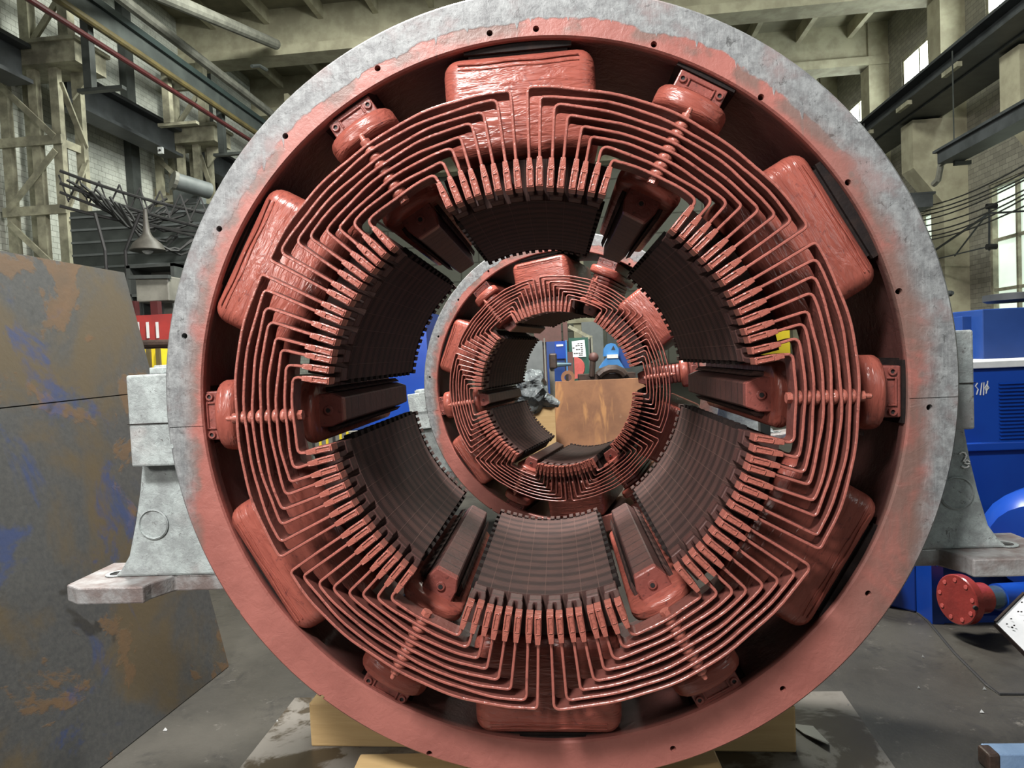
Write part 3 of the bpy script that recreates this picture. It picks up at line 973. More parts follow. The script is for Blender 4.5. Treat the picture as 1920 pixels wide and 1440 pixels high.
def make_stator(label):
    root = thing('motor_stator', label, 'motor stator')
    # ---- frame ring, eccentric rim, real bolt holes and split line
    prof = [(.992, 0, 1), (1.0, .010, 1), (1.0, .72, 1), (.985, .74, 1), (.915, .74, .5), (.905, .73, .5), (.905, .055, .5), (.889, .045, .5), (.888, .006, .5), (.892, 0, .5)]
    n = 192
    mb = MB()
    vs = [Vector((r * math.cos(2 * PI * k / n), y, r * math.sin(2 * PI * k / n))) + ECC * e for r, y, e in prof for k in range(n)]
    fs = []
    for i in range(len(prof)):
        j = (i + 1) % len(prof)
        for k in range(n):
            fs.append((i * n + k, i * n + (k + 1) % n, j * n + (k + 1) % n, j * n + k))
    mb.add(vs, fs)
    ring = mb.build('frame_ring', M_RING, None)
    cut = MB()
    for px, py in ((918, 62), (1005, 54), (1226, 83), (1427, 182), (1590, 342), (1686, 546), (1743, 764), (1628, 1113), (1468, 1292),
                   (1262, 1404), (805, 1413), (603, 1308), (445, 1148), (320, 837), (346, 630), (411, 429), (535, 255), (708, 128)):
        p = P(px, py, 1.743) - Vector((0, 0, ZA))
        cut.tube([(p.x, -.02, p.z), (p.x, .04, p.z)], .0078, 14)
    cut.box((-1.1, -.02, -.0335), (-.7, .004, -.0315))
    cut.box((.7, -.02, -.0335), (1.1, .004, -.0315))
    co = cut.build('cutter', M_RING)
    md = ring.modifiers.new('b', 'BOOLEAN')
    md.object = co
    md.operation = 'DIFFERENCE'
    md.solver = 'EXACT'
    dg = bpy.context.evaluated_depsgraph_get()
    me = bpy.data.meshes.new_from_object(ring.evaluated_get(dg))
    ring.modifiers.clear()
    ring.data = me
    bpy.data.objects.remove(co)
    bm = bmesh.new()
    bm.from_mesh(me)
    for f in bm.faces:
        f.smooth = abs(f.normal.y) < .5 and f.calc_area() > .0005
    for e in bm.edges:
        e.smooth = not (len(e.link_faces) == 2 and e.calc_face_angle(0) > rad(25))
    bm.to_mesh(me)
    bm.free()
    ring.parent = root
    # ---- feet, cast on both sides
    for s in (-1, 1):
        dx, dz = (-.045, 0) if s < 0 else (0, .022)

        def FP(x, y, z):
            return Vector((s * x + dx, y, z + dz))
        mb = MB()
        mb.box(FP(.93, .20, -.161), FP(1.165, .62, .108))
        lug = mb.build('joint_lug', M_CAST, root, bevel=.006)
        lug['label'] = 'silver painted split flange lug'
        cut_ = MB()
        cut_.box(FP(.9, .196, -.036), FP(1.1662, .199, -.034))
        cut_.build('split_line', M_SHIM, lug)
        mb = MB()
        mb.tube([FP(1.09, .29, .108), FP(1.09, .29, .128)], .05, 6)
        mb.tube([FP(1.09, .29, .12), FP(1.09, .29, .134)], .036, 16)
        mb.build('bolt_head', M_CAST, lug, bevel=.003)
        # flared pedestal web
        pts = [(.90, -.161), (1.172, -.161), (1.184, -.24), (1.205, -.34), (1.232, -.44), (1.262, -.485), (1.285, -.505), (.90, -.505)]
        mb = MB()
        mb.prism([FP(x, .26, z) for x, z in pts], (0, .22, 0))
        ped = mb.build('pedestal', M_CAST, root, bevel=.008)
        ped['label'] = 'flared silver painted foot pedestal'
        mb = MB()
        mb.lathe([(.047, 0), (.047, -.004), (.043, -.007), (.040, -.003), (.001, -.004)], FP(1.145, .26, -.345), (0, 1, 0), 28)
        mb.build('cast_boss', M_CAST, ped, smooth=True, angle=50)
        # foot plate with a forward pad
        zt, zb = -.505, -.555
        xs = [(.90, .27), (1.095, .27), (1.13, .20), (1.133, .165), (1.335, .165), (1.39, .20), (1.39, .42), (.90, .42)]
        mb = MB()
        mb.prism([FP(x, y, zb) for x, y in xs], (0, 0, zt - zb))
        ft = mb.build('foot_plate', M_FOOT, root, bevel=.005)
        ft['label'] = 'worn bare metal foot plate'
        mb = MB()
        mb.lathe([(.026, 0), (.034, .002), (.034, .004), (.022, .004)], FP(1.29, .29, zt), (0, 0, 1), 20, True)
        mb.build('bolt_hole_rim', M_CAST, ft)
        mb = MB()
        mb.lathe([(.023, 0), (.001, 0.002)], FP(1.29, .29, zt), (0, 0, 1), 20)
        mb.build('bolt_hole', M_BLACK, ft)
    # ---- main poles
    for t in POLE_T:
        n = 28
        ha = 20.5
        mb = MB()
        ringpts = []
        for y in (0, LEN):
            ringpts.append([polar(RB, 90 + ha - 2 * ha * i / n, y) for i in range(n + 1)] + [polar(RBO, 90 - ha + .6 + 2 * (ha - .6) * i / n, y) for i in range(n + 1)])
        k = len(ringpts[0])
        vs = ringpts[0] + ringpts[1]
        fs = [tuple(range(k)), tuple(range(2 * k - 1, k - 1, -1))] + [(i, k + i, k + (i + 1) % k, (i + 1) % k) for i in range(k)]
        mb.add(vs, fs)
        pole = mb.build('main_pole', M_SHOE, root, smooth=True, angle=30)
        pole.rotation_euler.y = roty(t)
        # combs of duct fingers along both long edges of the shoe
        for sgn in (-1, 1):
            mb = MB()
            mb.box((-.002, .03, .515), (.004, LEN - .02, .53))
            for k in range(12):
                mb.box((-.003, .045 + k * .0635, .50), (.013, .075 + k * .0635, .528))
            cb2 = mb.build('duct_comb', M_SHIM, pole)
            if sgn < 0:
                cb2.scale.x = -1
            cb2.rotation_euler.y = roty(90 - sgn * 20.4)
        # taped field coil: fat rounded block around the pole body
        mb = MB()
        mb.box((-.19, -.005, .605), (.19, LEN + .02, .868))
        coil = mb.build('field_coil', M_COIL, pole, bevel=.042, seg=5, smooth=True, angle=80)
        mb = MB()
        mb.box((-.125, .03, .866), (.125, LEN - .05, .878))
        mb.box((-.135, .02, .876), (.135, .72, .908))
        mb.build('pole_seat', M_SHIM, pole)
        mb = MB()
        for k in range(2):
            z = .842 - k * .013
            ph_ = random.uniform(0, 6)
            mb.tube([(-.15 + .02 * i, -.005, z + .0014 * math.sin(i * .9 + ph_)) for i in range(16)], .0022, 6)
        mb.build('coil_binding', M_COIL, coil)
        # bars in the slots: stem leaving the pole face and two prongs
        for sgn in (-1, 1):
            for a, c in ((0, 1), (2, 3), (4, 5), (6, 7)):
                am = (AK[a] + AK[c]) / 2
                mb = MB()
                mb.box((-.0165, -.045, RB + .001), (.0165, .02, RB + .033))
                for q in (AK[a], AK[c]):
                    off = math.radians(q - am) * .52 * -sgn
                    vsx = []
                    for (yy_, w, xo) in ((-.035, .0075, off * .75), (-.06, .007, off), (-.128, .0065, off)):
                        for dx, dz in ((-w, .003), (w, .003), (w, .036), (-w, .036)):
                            vsx.append((xo + dx, yy_, RB + dz))
                    ff = [(3, 2, 1, 0), (8, 9, 10, 11)]
                    for i in range(2):
                        for j in range(4):
                            ff.append((i * 4 + j, i * 4 + (j + 1) % 4, i * 4 + 4 + (j + 1) % 4, i * 4 + 4 + j))
                    mb.add(vsx, ff)
                # far end stubs
                for q in (AK[a], AK[c]):
                    ext = random.uniform(.022, .04)
                    be = MB().box((-.007, LEN - .01, RB - .004), (.007, LEN + ext, RB + .02)).build('bar_end', M_SHOE, pole)
                    be.rotation_euler.y = roty(90 + sgn * q)
                sb = mb.build('slot_bar', M_BLADE, pole, bevel=.0022, seg=1)
                sb.rotation_euler.y = roty(90 + sgn * am)
    # ---- interpoles
    for q in range(6):
        t = 60 * q + (POLE_T[(q - 1) % 6] - (60 * ((q - 1) % 6) + 30) + POLE_T[q] - (60 * q + 30)) / 2
        y0 = .02
        L2 = .76
        mb = MB()
        mb.prism([Vector((x, y0, z)) for x, z in ((-.030, .512), (.030, .512), (.043, .545), (.043, .585), (-.043, .585), (-.043, .545))], (0, L2, 0))
        ip = mb.build('interpole', M_BLADE, root, bevel=.003, seg=1)
        ip.rotation_euler.y = roty(t)
        mb = MB()
        mb.prism([Vector((x, y0 - .006, z)) for x, z in ((-.0305, .5115), (.0305, .5115), (.0435, .545), (.0435, .586), (-.0435, .586), (-.0435, .545))], (0, .03, 0))
        mb.build('end_plate', M_POLE, ip, bevel=.003, seg=1)
        mb = MB()
        mb.tube([(0, y0 - .012, .548), (0, y0 - .002, .548)], .012, 14)
        mb.build('screw_boss', M_POLE, ip, bevel=.002)
        mb = MB()
        mb.tube([(0, y0 - .0135, .548), (0, y0 - .011, .548)], .006, 10)
        mb.build('screw_hole', M_BLACK, ip)
        # side wedges beside the blade
        for s in (-1, 1):
            mb = MB()
            mb.prism([Vector((s * x, y0 + .05, z)) for x, z in ((.046, .535), (.058, .548), (.058, .59), (.046, .59))], (0, L2 - .06, 0))
            mb.build('side_wedge', M_SHOE, ip)

        def race(hw, ya, yb, z0, z1, bev, name, mat, n=10):
            pts = []
            for k in range(n + 1):
                a = PI * k / n
                pts.append(Vector((hw * math.cos(a), ya + hw * .62 - hw * .62 * math.sin(a), z0)))
            for k in range(n + 1):
                a = PI * k / n
                pts.append(Vector((-hw * math.cos(a), yb - hw * .62 + hw * .62 * math.sin(a), z0)))
            m_ = MB()
            m_.prism(pts, (0, 0, z1 - z0))
            return m_.build(name, mat, ip, bevel=bev, seg=3, smooth=True, angle=50)
        race(.083, -.038, .80, .572, .610, .014, 'inner_collar', M_COIL)
        race(.092, -.040, .80, .778, .832, .017, 'outer_collar', M_COIL)
        for k in range(7):
            race(.060, -.012, .79, .612 + k * .0235, .612 + k * .0235 + .021, .006, 'winding_turn', M_POLE, 8)
        # core block with slot recess and bolt bosses
        mb = MB()
        mb.box((-.064, y0, .828), (.064, y0 + .70, .888))
        blk = mb.build('core_block', M_POLE, ip, bevel=.004)
        mb = MB()
        mb.box((-.036, y0 - .005, .848), (.036, y0 + .002, .853))
        mb.box((-.036, y0 - .005, .872), (.036, y0 + .002, .877))
        mb.box((-.036, y0 - .005, .853), (-.031, y0 + .002, .872))
        mb.box((.031, y0 - .005, .853), (.036, y0 + .002, .872))
        mb.build('key_frame', M_POLE, blk, bevel=.0015, seg=1)
        for s in (-1, 1):
            mb = MB()
            mb.lathe([(.0055, .004), (.0055, -.006), (.0095, -.006), (.0105, -.003), (.0105, .004)], (s * .050, y0, .866), (0, 1, 0), 14, True)
            mb.build('bolt_boss', M_POLE, blk)
            mb = MB()
            mb.tube([(s * .050, y0 - .002, .866), (s * .050, y0 + .001, .866)], .0058, 12)
            mb.build('bolt_hole', M_BLACK, blk)
        mb = MB()
        mb.box((-.078, y0 - .005, .888), (.078, y0 + .69, .896))
        mb.box((-.082, y0 - .002, .897), (.082, y0 + .69, .906))
        mb.build('shim_plate', M_SHIM, ip)
        # insulated stud through the eight connection bars
        mb = MB()
        st_y = YA + .024
        mb.tube([(0, st_y, .572), (0, st_y, .75)], .0055, 10)
        for k in range(7):
            zc = (RK[k] + RK[k + 1]) / 2
            pr = [(.012, -.0082), (.0165, -.006), (.0185, -.002), (.0185, .002), (.0165, .006), (.012, .0082)]
            mb.lathe(pr, (0, st_y, zc), (0, 0, 1), 14)
        mb.lathe([(.013, -.012), (.013, 0), (.009, .002)], (0, st_y, RK[7] - .004), (0, 0, 1), 6)
        mb.lathe([(.011, 0), (.013, .006), (.013, .014), (.007, .016), (.006, .030), (.002, .034)], (0, st_y, RK[0] + .004), (0, 0, 1), 12)
        sd = mb.build('insulated_stud', M_CLIP, root, smooth=True, angle=35)
        sd.rotation_euler.y = roty(t)
        # ---- the eight nested connection bars over this interpole
        tA, tB = POLE_T[(q - 1) % 6], POLE_T[q]
        if q == 0:
            tA -= 360
        for k in range(8):
            rk = RK[k]
            jit = [random.uniform(-.18, .18) for _ in range(2)]
            a0, a1 = tA + AK[k] + jit[0], tB - AK[k] + jit[1]
            ca, cb = tA + AK[k], tB - AK[k]
            rc = .013
            ph = [rand_ for rand_ in (random.uniform(0, 6), random.uniform(0, 6))]
            path = []
            rin = .545

            def wob(a):
                return .0016 * math.sin(a * .21 + ph[0]) + .0008 * math.sin(a * .55 + ph[1])
            da = math.degrees(rc / rk)
            path.append(polar(rin, ca))
            path.append(polar(rin + (rk - rin) * .5, ca * .6 + a0 * .4) if rk - rc > rin + .02 else polar(rin + .006, ca))
            for i in range(5):
                u = i / 4
                p0, p1, p2 = polar(rk - rc, a0), polar(rk, a0), polar(rk + wob(a0 + da), a0 + da)
                path.append(p0 * (1 - u) ** 2 + p1 * 2 * u * (1 - u) + p2 * u * u)
            na = 60
            for i in range(1, na):
                a = a0 + da + (a1 - a0 - 2 * da) * i / na
                path.append(polar(rk + wob(a), a))
            for i in range(5):
                u = i / 4
                p0, p1, p2 = polar(rk + wob(a1 - da), a1 - da), polar(rk, a1), polar(rk - rc, a1)
                path.append(p0 * (1 - u) ** 2 + p1 * 2 * u * (1 - u) + p2 * u * u)
            path.append(polar(rin + (rk - rin) * .5, cb * .6 + a1 * .4) if rk - rc > rin + .02 else polar(rin + .006, cb))
            path.append(polar(rin, cb))
            hw, dep, ch = .0033, .050, .0016
            path = [p + Vector((random.uniform(-1, 1), 0, random.uniform(-1, 1))) * .0002 for p in path]
            dy = random.uniform(-.003, .003)
            sec = [(-hw, ch), (-hw + ch, 0), (hw - ch, 0), (hw, ch), (hw, dep), (-hw, dep)]
            vs = []
            for i, p in enumerate(path):
                d = (path[min(i + 1, len(path) - 1)] - path[max(i - 1, 0)]).normalized()
                nn = Vector((-d.z, 0, d.x))
                for o, yv in sec:
                    vs.append(p + nn * o + Vector((0, YA + dy + yv, 0)))
            m_ = len(sec)
            fs = [tuple(range(m_ - 1, -1, -1)), tuple(range((len(path) - 1) * m_, len(path) * m_))]
            for i in range(len(path) - 1):
                for j in range(m_):
                    fs.append((i * m_ + j, i * m_ + (j + 1) % m_, (i + 1) * m_ + (j + 1) % m_, (i + 1) * m_ + j))
            mb = MB()
            mb.add(vs, fs)
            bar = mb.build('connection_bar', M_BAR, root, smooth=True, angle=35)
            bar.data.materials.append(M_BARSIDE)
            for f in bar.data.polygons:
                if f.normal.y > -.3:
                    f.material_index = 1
            for ct in (ca, cb):
                bmc = MB()
                ro = .562 + random.uniform(-.004, .003)
                ri = .494 + random.uniform(-.002, .003)
                wi_, wo_, y1, y2 = .0083, .0056, YA - .009, YA + .034
                rm = ri + (ro - ri) * .62
                pr = [(-wi_, ri), (wi_, ri), (wi_ * .96, rm), (wo_, ro), (-wo_, ro), (-wi_ * .96, rm)]
                bmc.prism([Vector((x, y1, z)) for x, z in pr], (0, y2 - y1, 0))
                # raised frame on the front of the clip
                fr = [(-wi_ + .003, ri + .004), (wi_ - .003, ri + .004), (wi_ - .0032, rm), (-wi_ + .0032, rm)]
                for i in range(4):
                    x0, z0 = fr[i]
                    x1, z1 = fr[(i + 1) % 4]
                    bmc.beam((x0, y1 - .0008, z0), (x1, y1 - .0008, z1), .0024, .003, (0, 1, 0))
                cl = bmc.build('clip', M_CLIP, bar, bevel=.0016, seg=2)
                cl.rotation_euler.y = roty(ct + random.uniform(-.15, .15))
    return root


def copy_tree(o, parent=None):
    c = o.copy()
    COL.objects.link(c)
    if parent is not None:
        c.parent = parent
    for ch in list(o.children):
        copy_tree(ch, c)
    return c


st1 = make_stator('big red motor stator nearest the camera with a worn silver and red ring face')
st1.location = (0, 0, ZA)
st2 = copy_tree(st1)
st2['label'] = 'second red motor stator standing behind and seen through the bore of the front one'
st2['group'] = st1['group'] = 'motor stators lined up on the floor'
del st2['group'], st1['group']
c2 = P(1040, 730, 4.43)
st2.rotation_euler = (0, rad(-6.3), rad(-14))
ax = Vector((math.sin(rad(14)), math.cos(rad(14)), 0))
st2.location = c2 - ax * YA

# chalk marks on the right foot
g = thing('chalk_mark', 'white chalk numeral scribbled on the right foot pedestal', 'chalk mark', P(1805, 855, 2.0))
for pts in ([(1799, 851), (1803, 848), (1809, 849), (1812, 854), (1809, 861), (1806, 866)], [(1806, 862), (1809, 866), (1813, 862), (1818, 866)], [(1803, 874), (1808, 877), (1814, 876), (1817, 873)], [(1808, 868), (1814, 870), (1818, 869)]):
    mb = MB()
    mb.tube([P(x, y, 2.0) for x, y in pts], .0026, 5)
    adopt(mb.build('stroke', M_CHALK), g)

# ---------------------------------------------------------------- timbers and sheet under the stator
mb = MB()
a, c = P(520, 1290, 2.45), P(1565, 1270, 2.45)
mb.add([(-1.02, -.9, .001), (.90, -.9, .001), (1.02, .78, .001), (-1.0, .78, .001), (-1.02, -.9, .006), (.90, -.9, .006), (1.02, .78, .006), (-1.0, .78, .006)],
       [(3, 2, 1, 0), (4, 5, 6, 7), (0, 1, 5, 4), (1, 2, 6, 5), (2, 3, 7, 6), (3, 0, 4, 7)])
tag(mb.build('floor_sheet', M_SHEET), 'dirty worn sheet lying on the floor under the front stator', 'sheet')
for (x0, x1, y0, y1, zt, lb) in ((-.815, .735, .42, .60, .152, 'rear timber sleeper under the front stator'),
                                 (-.56, .44, -.02, .17, .150, 'front timber sleeper under the lip of the front stator')):
    mb = MB()
    mb.box((x0, y0, .006), (x1, y1, zt))
    o = mb.build('timber_sleeper', M_WOOD, bevel=.006, origin=((x0 + x1) / 2, (y0 + y1) / 2, .006))
    o.rotation_euler.z = -.035 if 'rear' in lb else .02
    tag(o, lb, 'timber')
mb = MB()
p = P(1530, 1325, 2.2)
mb.add([Vector((p.x - .05, p.y + .10, .008)), Vector((p.x + .01, p.y + .06, .020)), Vector((p.x + .03, p.y - .02, .009)), Vector((p.x + .015, p.y - .05, .022)), Vector((p.x - .03, p.y + .03, .012)),
        Vector((p.x - .05, p.y + .10, .010)), Vector((p.x + .01, p.y + .06, .023)), Vector((p.x + .03, p.y - .02, .012)), Vector((p.x + .015, p.y - .05, .025)), Vector((p.x - .03, p.y + .03, .015))],
       [(4, 3, 2, 1, 0), (5, 6, 7, 8, 9)] + [(i, (i + 1) % 5, 5 + (i + 1) % 5, 5 + i) for i in range(5)])
tag(mb.build('plastic_scrap', M_GREYP), 'crumpled scrap of clear film on the floor right of the sleeper', 'scrap')
for x, y, lb in ((1730, 1230, 'tiny pale chip on the oily floor left of the blue drive unit'), (1845, 1290, 'tiny pale chip lying on the floor joint, lower right'),
                 (1722, 1288, 'tiny pale chip on open floor between the ring and the floor joint'), (1840, 1333, 'tiny pale chip on the floor just above the pale blue block'),
                 (1590, 1322, 'tiny pale chip near the edge of the floor sheet, right side'), (310, 1367, 'tiny pale chip on the floor along the foot of the stained plate'),
                 (520, 1352, 'tiny pale chip on the floor sheet left of the timber sleepers')):
    p = P(x, y, 1)
    dirv = p - CAM
    p = CAM + dirv * ((CAM.z - .006) / -dirv.z)
    s = random.uniform(.004, .009)
    mb = MB()
    mb.add([p + Vector((-s, -s * .4, -.004)), p + Vector((s, -s * .6, -.004)), p + Vector((s * .5, s * .7, -.004)), p + Vector((0, 0, .006))], [(0, 1, 2), (0, 1, 3), (1, 2, 3), (2, 0, 3)])
    tag(mb.build('litter_chip', M_WHITE), lb, 'litter', 'litter on the floor')
# expansion joint in the floor at right
def floor_pt(x, y, z=.002):
    dv = P(x, y, 1) - CAM
    return CAM + dv * ((CAM.z - z) / -dv.z)


jp = [floor_pt(x, y) for x, y in ((1672, 1108), (1740, 1165), (1790, 1225), (1850, 1285), (1875, 1302), (1925, 1302), (2050, 1295))]
o = MB().tube(jp, .006, 6).build('trim_2', M_BLACK)
struct(o)

# ---------------------------------------------------------------- right: blue machine
D = 3.6
def rbox(mb, x0, y0, x1, y1, d, dep):
    """box whose front face spans the pixel rectangle at depth d"""
    a, c = P(x0, y0, d), P(x1, y1, d)
    return mb.box((a.x, a.y, c.z), (c.x, a.y + dep, a.z))


bm_ = thing('blue_machine', 'bright blue louvred machine housing at the right edge', 'machine', P(1900, 1000, D))
a = P(1770, 688, D)
e = P(2080, 688, D)
zt, zl, zb = P(1850, 690, D).z, P(1850, 840, D).z, P(1850, 1060, D).z
adopt(MB().box((a.x, a.y, zl), (e.x, a.y + 1.2, zt)).build('housing', M_BLUE, bevel=.008), bm_)
adopt(MB().box((a.x, a.y + .02, zb), (e.x, a.y + 1.2, zl)).build('lower_housing', M_BLUE, bevel=.004), bm_)
adopt(MB().box((a.x - .01, a.y - .02, zl - .012), (e.x, a.y + .02, zl + .03)).build('flange_rib', M_BLUE, bevel=.006), bm_)
adopt(MB().box((a.x - .02, a.y - .03, zt), (e.x, a.y + 1.2, zt + .035)).build('white_top_strip', M_WHITE, bevel=.004), bm_)
for k in range(18):
    z = P(1900, 716 + k * 6.8, D).z
    mb = MB()
    x0 = P(1872, 720, D).x
    mb.prism([Vector((x0, a.y + .002, z)), Vector((x0, a.y - .014, z - .009)), Vector((x0, a.y + .002, z - .011))], (.6, 0, 0))
    adopt(mb.build('louvre', M_BLUE), bm_)
for pts in ([(1833, 718), (1829, 724), (1834, 730), (1831, 740)], [(1838, 741), (1841, 718), (1845, 717), (1844, 741)], [(1850, 720), (1854, 727), (1849, 734), (1847, 727), (1851, 720)], [(1852, 714), (1849, 738)]):
    adopt(MB().tube([P(x, y, D - .004) for x, y in pts], .003, 5).build('paint_stroke', M_WHITE), bm_)
mb = MB()
z1 = P(1880, 578, D + .3).z
a2 = P(1842, 600, D + .3)
mb.box((a2.x, a2.y, zt + .03), (e.x, a2.y + .7, z1 + .0))
adopt(mb.build('upper_box', M_BLUED, bevel=.006), bm_)
mb = MB()
mb.box((a2.x - .05, a2.y + .1, zt + .03), (a2.x + .05, a2.y + .7, z1 - .03))
adopt(mb.build('upper_box_side', M_BLUED, bevel=.004), bm_)
c = P(1905, 566, D + .55)
adopt(MB().lathe([(.14, 0), (.16, .01), (.16, .045), (.12, .05)], c, (0, 0, 1), 24).build('vent_cap', M_GANTRY, smooth=True), bm_)
# blue base frame
bb = thing('drive_unit', 'blue drive unit on a base frame with a glossy red coupling hub, lower right', 'drive unit', floor_pt(1755, 1165))
f0 = floor_pt(1755, 1168)
f1 = f0 + Vector((1.3, 0, 0))
hz = P(1755, 1060, f0.y - CAM.y).z
adopt(MB().box((f0.x, f0.y, .0), (f1.x, f0.y + .05, .03)).build('lower_flange', M_BLUE), bb)
adopt(MB().box((f0.x, f0.y + .12, .0), (f1.x, f0.y + .16, hz + .05)).build('web', M_BLUED), bb)
adopt(MB().box((f0.x, f0.y - .02, hz + .0), (f1.x, f0.y + .18, hz + .03)).build('upper_flange', M_BLUE), bb)
adopt(MB().box((f0.x - .02, f0.y - .01, .0), (f0.x + .03, f0.y + .6, hz + .08)).build('end_plate', M_BLUE), bb)
adopt(MB().prism([(f0.x - .02, f0.y + .12, 0), (f0.x - .30, f0.y + .42, 0), (f0.x - .30, f0.y + 1.0, 0), (f0.x - .02, f0.y + 1.0, 0)], (0, 0, hz + .12)).build('side_housing', M_BLUE, bevel=.01), bb)
mb = MB()
mb.lathe([(.09, 0), (.11, .01), (.11, .05)], (f0.x - .17, f0.y + .275, .22), (-.73, -.68, 0), 24)
adopt(mb.build('drum_cover', M_BLUED, smooth=True), bb)
# coupling hub
hubc = P(1796, 1124, 2.95)
hd = (P(1920, 1116, 3.05) - hubc).normalized()
mb = MB()
mb.lathe([(.012, -.012), (.098, -.010), (.102, -.006), (.102, .026), (.098, .03), (.066, .032), (.063, .05), (.063, .125), (.058, .132)], hubc, hd, 40)
cp = adopt(mb.build('coupling_hub', M_REDG, smooth=True, angle=30), bb)
cp['label'] = 'glossy red flanged coupling hub'
o1 = hd.orthogonal().normalized()
o2 = hd.cross(o1)
for k in range(9):
    an = 2 * PI * k / 9
    p = hubc + (o1 * math.cos(an) + o2 * math.sin(an)) * .080
    adopt(MB().tube([p - hd * .013, p - hd * .009], .009, 10).build('bolt_hole', M_PINK), bb)
adopt(MB().tube([hubc + hd * .13, hubc + hd * .26], .047, 24).build('shaft', M_SHAFT, smooth=True), bb)
adopt(MB().tube([hubc + hd * .2, hubc + hd * .9], .055, 24).build('shaft_sleeve', M_BLUE, smooth=True), bb)
p = hubc + hd * .03 + Vector((.01, -.1, .03))
adopt(MB().tube([hubc + hd * .016 + Vector((0, -.104, .0)), hubc + hd * .016 + Vector((0, -.095, 0))], .009, 10).build('set_screw', M_BLACK), bb)
mb = MB()
mb.lathe([(.05, 0), (.2, .02), (.24, .12), (.2, .3)], P(1955, 1035, 3.05), (.4, .5, .1), 24)
adopt(mb.build('bearing_cover', M_BLUE, smooth=True), bb)
adopt(MB().box(P(1905, 1060, 3.2) - Vector((0, 0, .5)), P(1905, 1060, 3.2) + Vector((.5, .2, 0))).build('bearing_block', M_BLUE), bb)
# tilted white sheet
g = thing('paper_notice', 'white paper sheet in a tilted holder by the red coupling', 'notice', P(1890, 1160, 2.5))
cs = [P(x, y, d) for x, y, d in ((1866, 1166, 2.5), (1925, 1225, 2.42), (1990, 1170, 2.5), (1920, 1112, 2.6))]
adopt(MB().prism(cs, (0.004, .006, -.004)).build('sheet', M_PAPER), g)
mb = MB()
mb.beam(cs[0] + Vector((0, 0, -.008)), cs[1] + Vector((0, 0, -.008)), .012, .012)
mb.beam(cs[0], cs[3], .008, .008)
adopt(mb.build('holder_edge', M_SHIM), g)
mb = MB()
rnd = random.Random(3)
for k in range(16):
    u, v = rnd.uniform(.1, .5), rnd.uniform(.12, .9)
    p = cs[0].lerp(cs[1], u).lerp(cs[3].lerp(cs[2], u), v) + Vector((-.001, -.0045, .003))
    mb.box(p - Vector((.003, .0005, .002)), p + Vector((.003, .0005, .002)))
adopt(mb.build('smudge', M_SHIM), g)
mb = MB()
p = (cs[1] + cs[2]) / 2
mb.beam(p + Vector((0, .03, -.01)), (p.x + .05, p.y + .1, .0), .06, .03)
adopt(mb.build('holder_post', M_BLUE), g)
# blue block in the lower right corner
a = floor_pt(1855, 1445)
g = thing('blue_step', 'pale blue block with a chipped brown edge, bottom right corner', 'block', a)
zt_ = P(1870, 1412, a.y - CAM.y + .05).z
adopt(MB().box((a.x + .01, a.y, 0), (a.x + .6, a.y + .06, max(.05, zt_))).build('body', simple('pale_blue_paint', (.20, .30, .46), (.16, .25, .4), .5, 10, .2), bevel=.004), g)
adopt(MB().box((a.x - .005, a.y - .005, 0), (a.x + .03, a.y + .05, max(.05, zt_) + .002)).build('chipped_edge', M_BROWNM, bevel=.006), g)

# ---------------------------------------------------------------- seen through both bores
g = thing('rusty_plate', 'orange rusty steel plate with lifting eyes standing beyond the second bore', 'plate', floor_pt(1120, 1000))
D = 6.9
a, c = P(1041, 714, D), P(1213, 709, D)
pts = [P(1041, 716, D), P(1041, 900, D), P(1213, 900, D), P(1213, 728, D), P(1200, 709, D)]
mb = MB()
mb.prism(pts, (0, .06, 0))
adopt(mb.build('plate', M_RUST), g)
for x in (1065,):
    cc = P(x, 708, D + .02)
    mb = MB()
    mb.lathe([(.036, 0), (.036, .03), (.070, .03), (.070, 0)], cc, (0, 1, 0), 20, True)
    mb.box(cc + Vector((-.075, 0, -.09)), cc + Vector((.075, .03, -.055)))
    adopt(mb.build('lifting_eye', M_RUST), g)
mb = MB()
for x in (1060, 1190):
    p = P(x, 880, D + .05)
    mb.box((p.x - .05, p.y, 0), (p.x + .05, p.y + .25, p.z))
adopt(mb.build('stand', M_BROWNM), g)
# film wrapped bundle
g = thing('wrapped_bundle', 'bundle wrapped in crumpled clear film at left of the rusty plate', 'bundle', P(1003, 760, 6.7))
cc = P(999, 734, 6.5)
bmx = bmesh.new()
bmesh.ops.create_icosphere(bmx, subdivisions=5, radius=1)
from mathutils import noise as mnoise
for v in bmx.verts:
    n_ = 1 + .28 * mnoise.ridged_multi_fractal(v.co * 1.2, 1, 2, 2, 1, 2) * .12 + .16 * mnoise.noise(v.co * 1.7)
    v.co = Vector((v.co.x * .15 * n_, v.co.y * .12 * n_, v.co.z * .20 * n_))
me = bpy.data.meshes.new('film')
bmx.to_mesh(me)
bmx.free()
me.materials.append(M_FILM)
o = bpy.data.objects.new('film', me)
COL.objects.link(o)
o.location = cc
adopt(o, g)
mb = MB()
mb.tube([cc + Vector((.05, -.02, -.05)), cc + Vector((.16, -.03, -.10)), cc + Vector((.24, -.02, -.13))], [.08, .06, .03], 10)
adopt(mb.build('film_tail', M_FILM, smooth=True), g)
adopt(MB().box((cc.x - .06, cc.y - .05, 0), (cc.x + .2, cc.y + .2, cc.z - .15)).build('stand', M_WOOD), g)
g = thing('grey_panel', 'grey green steel panel standing behind the film bundle', 'panel', floor_pt(1015, 870))
D = 8.6
mb = MB()
rbox(mb, 985, 640, 1022, 760, D, .1)
adopt(mb.build('panel', M_GREYPAN), g)
mb = MB()
rbox(mb, 1019, 634, 1027, 760, D - .01, .12)
adopt(mb.build('edge_strip', M_GREYP), g)
p = P(1005, 760, D)
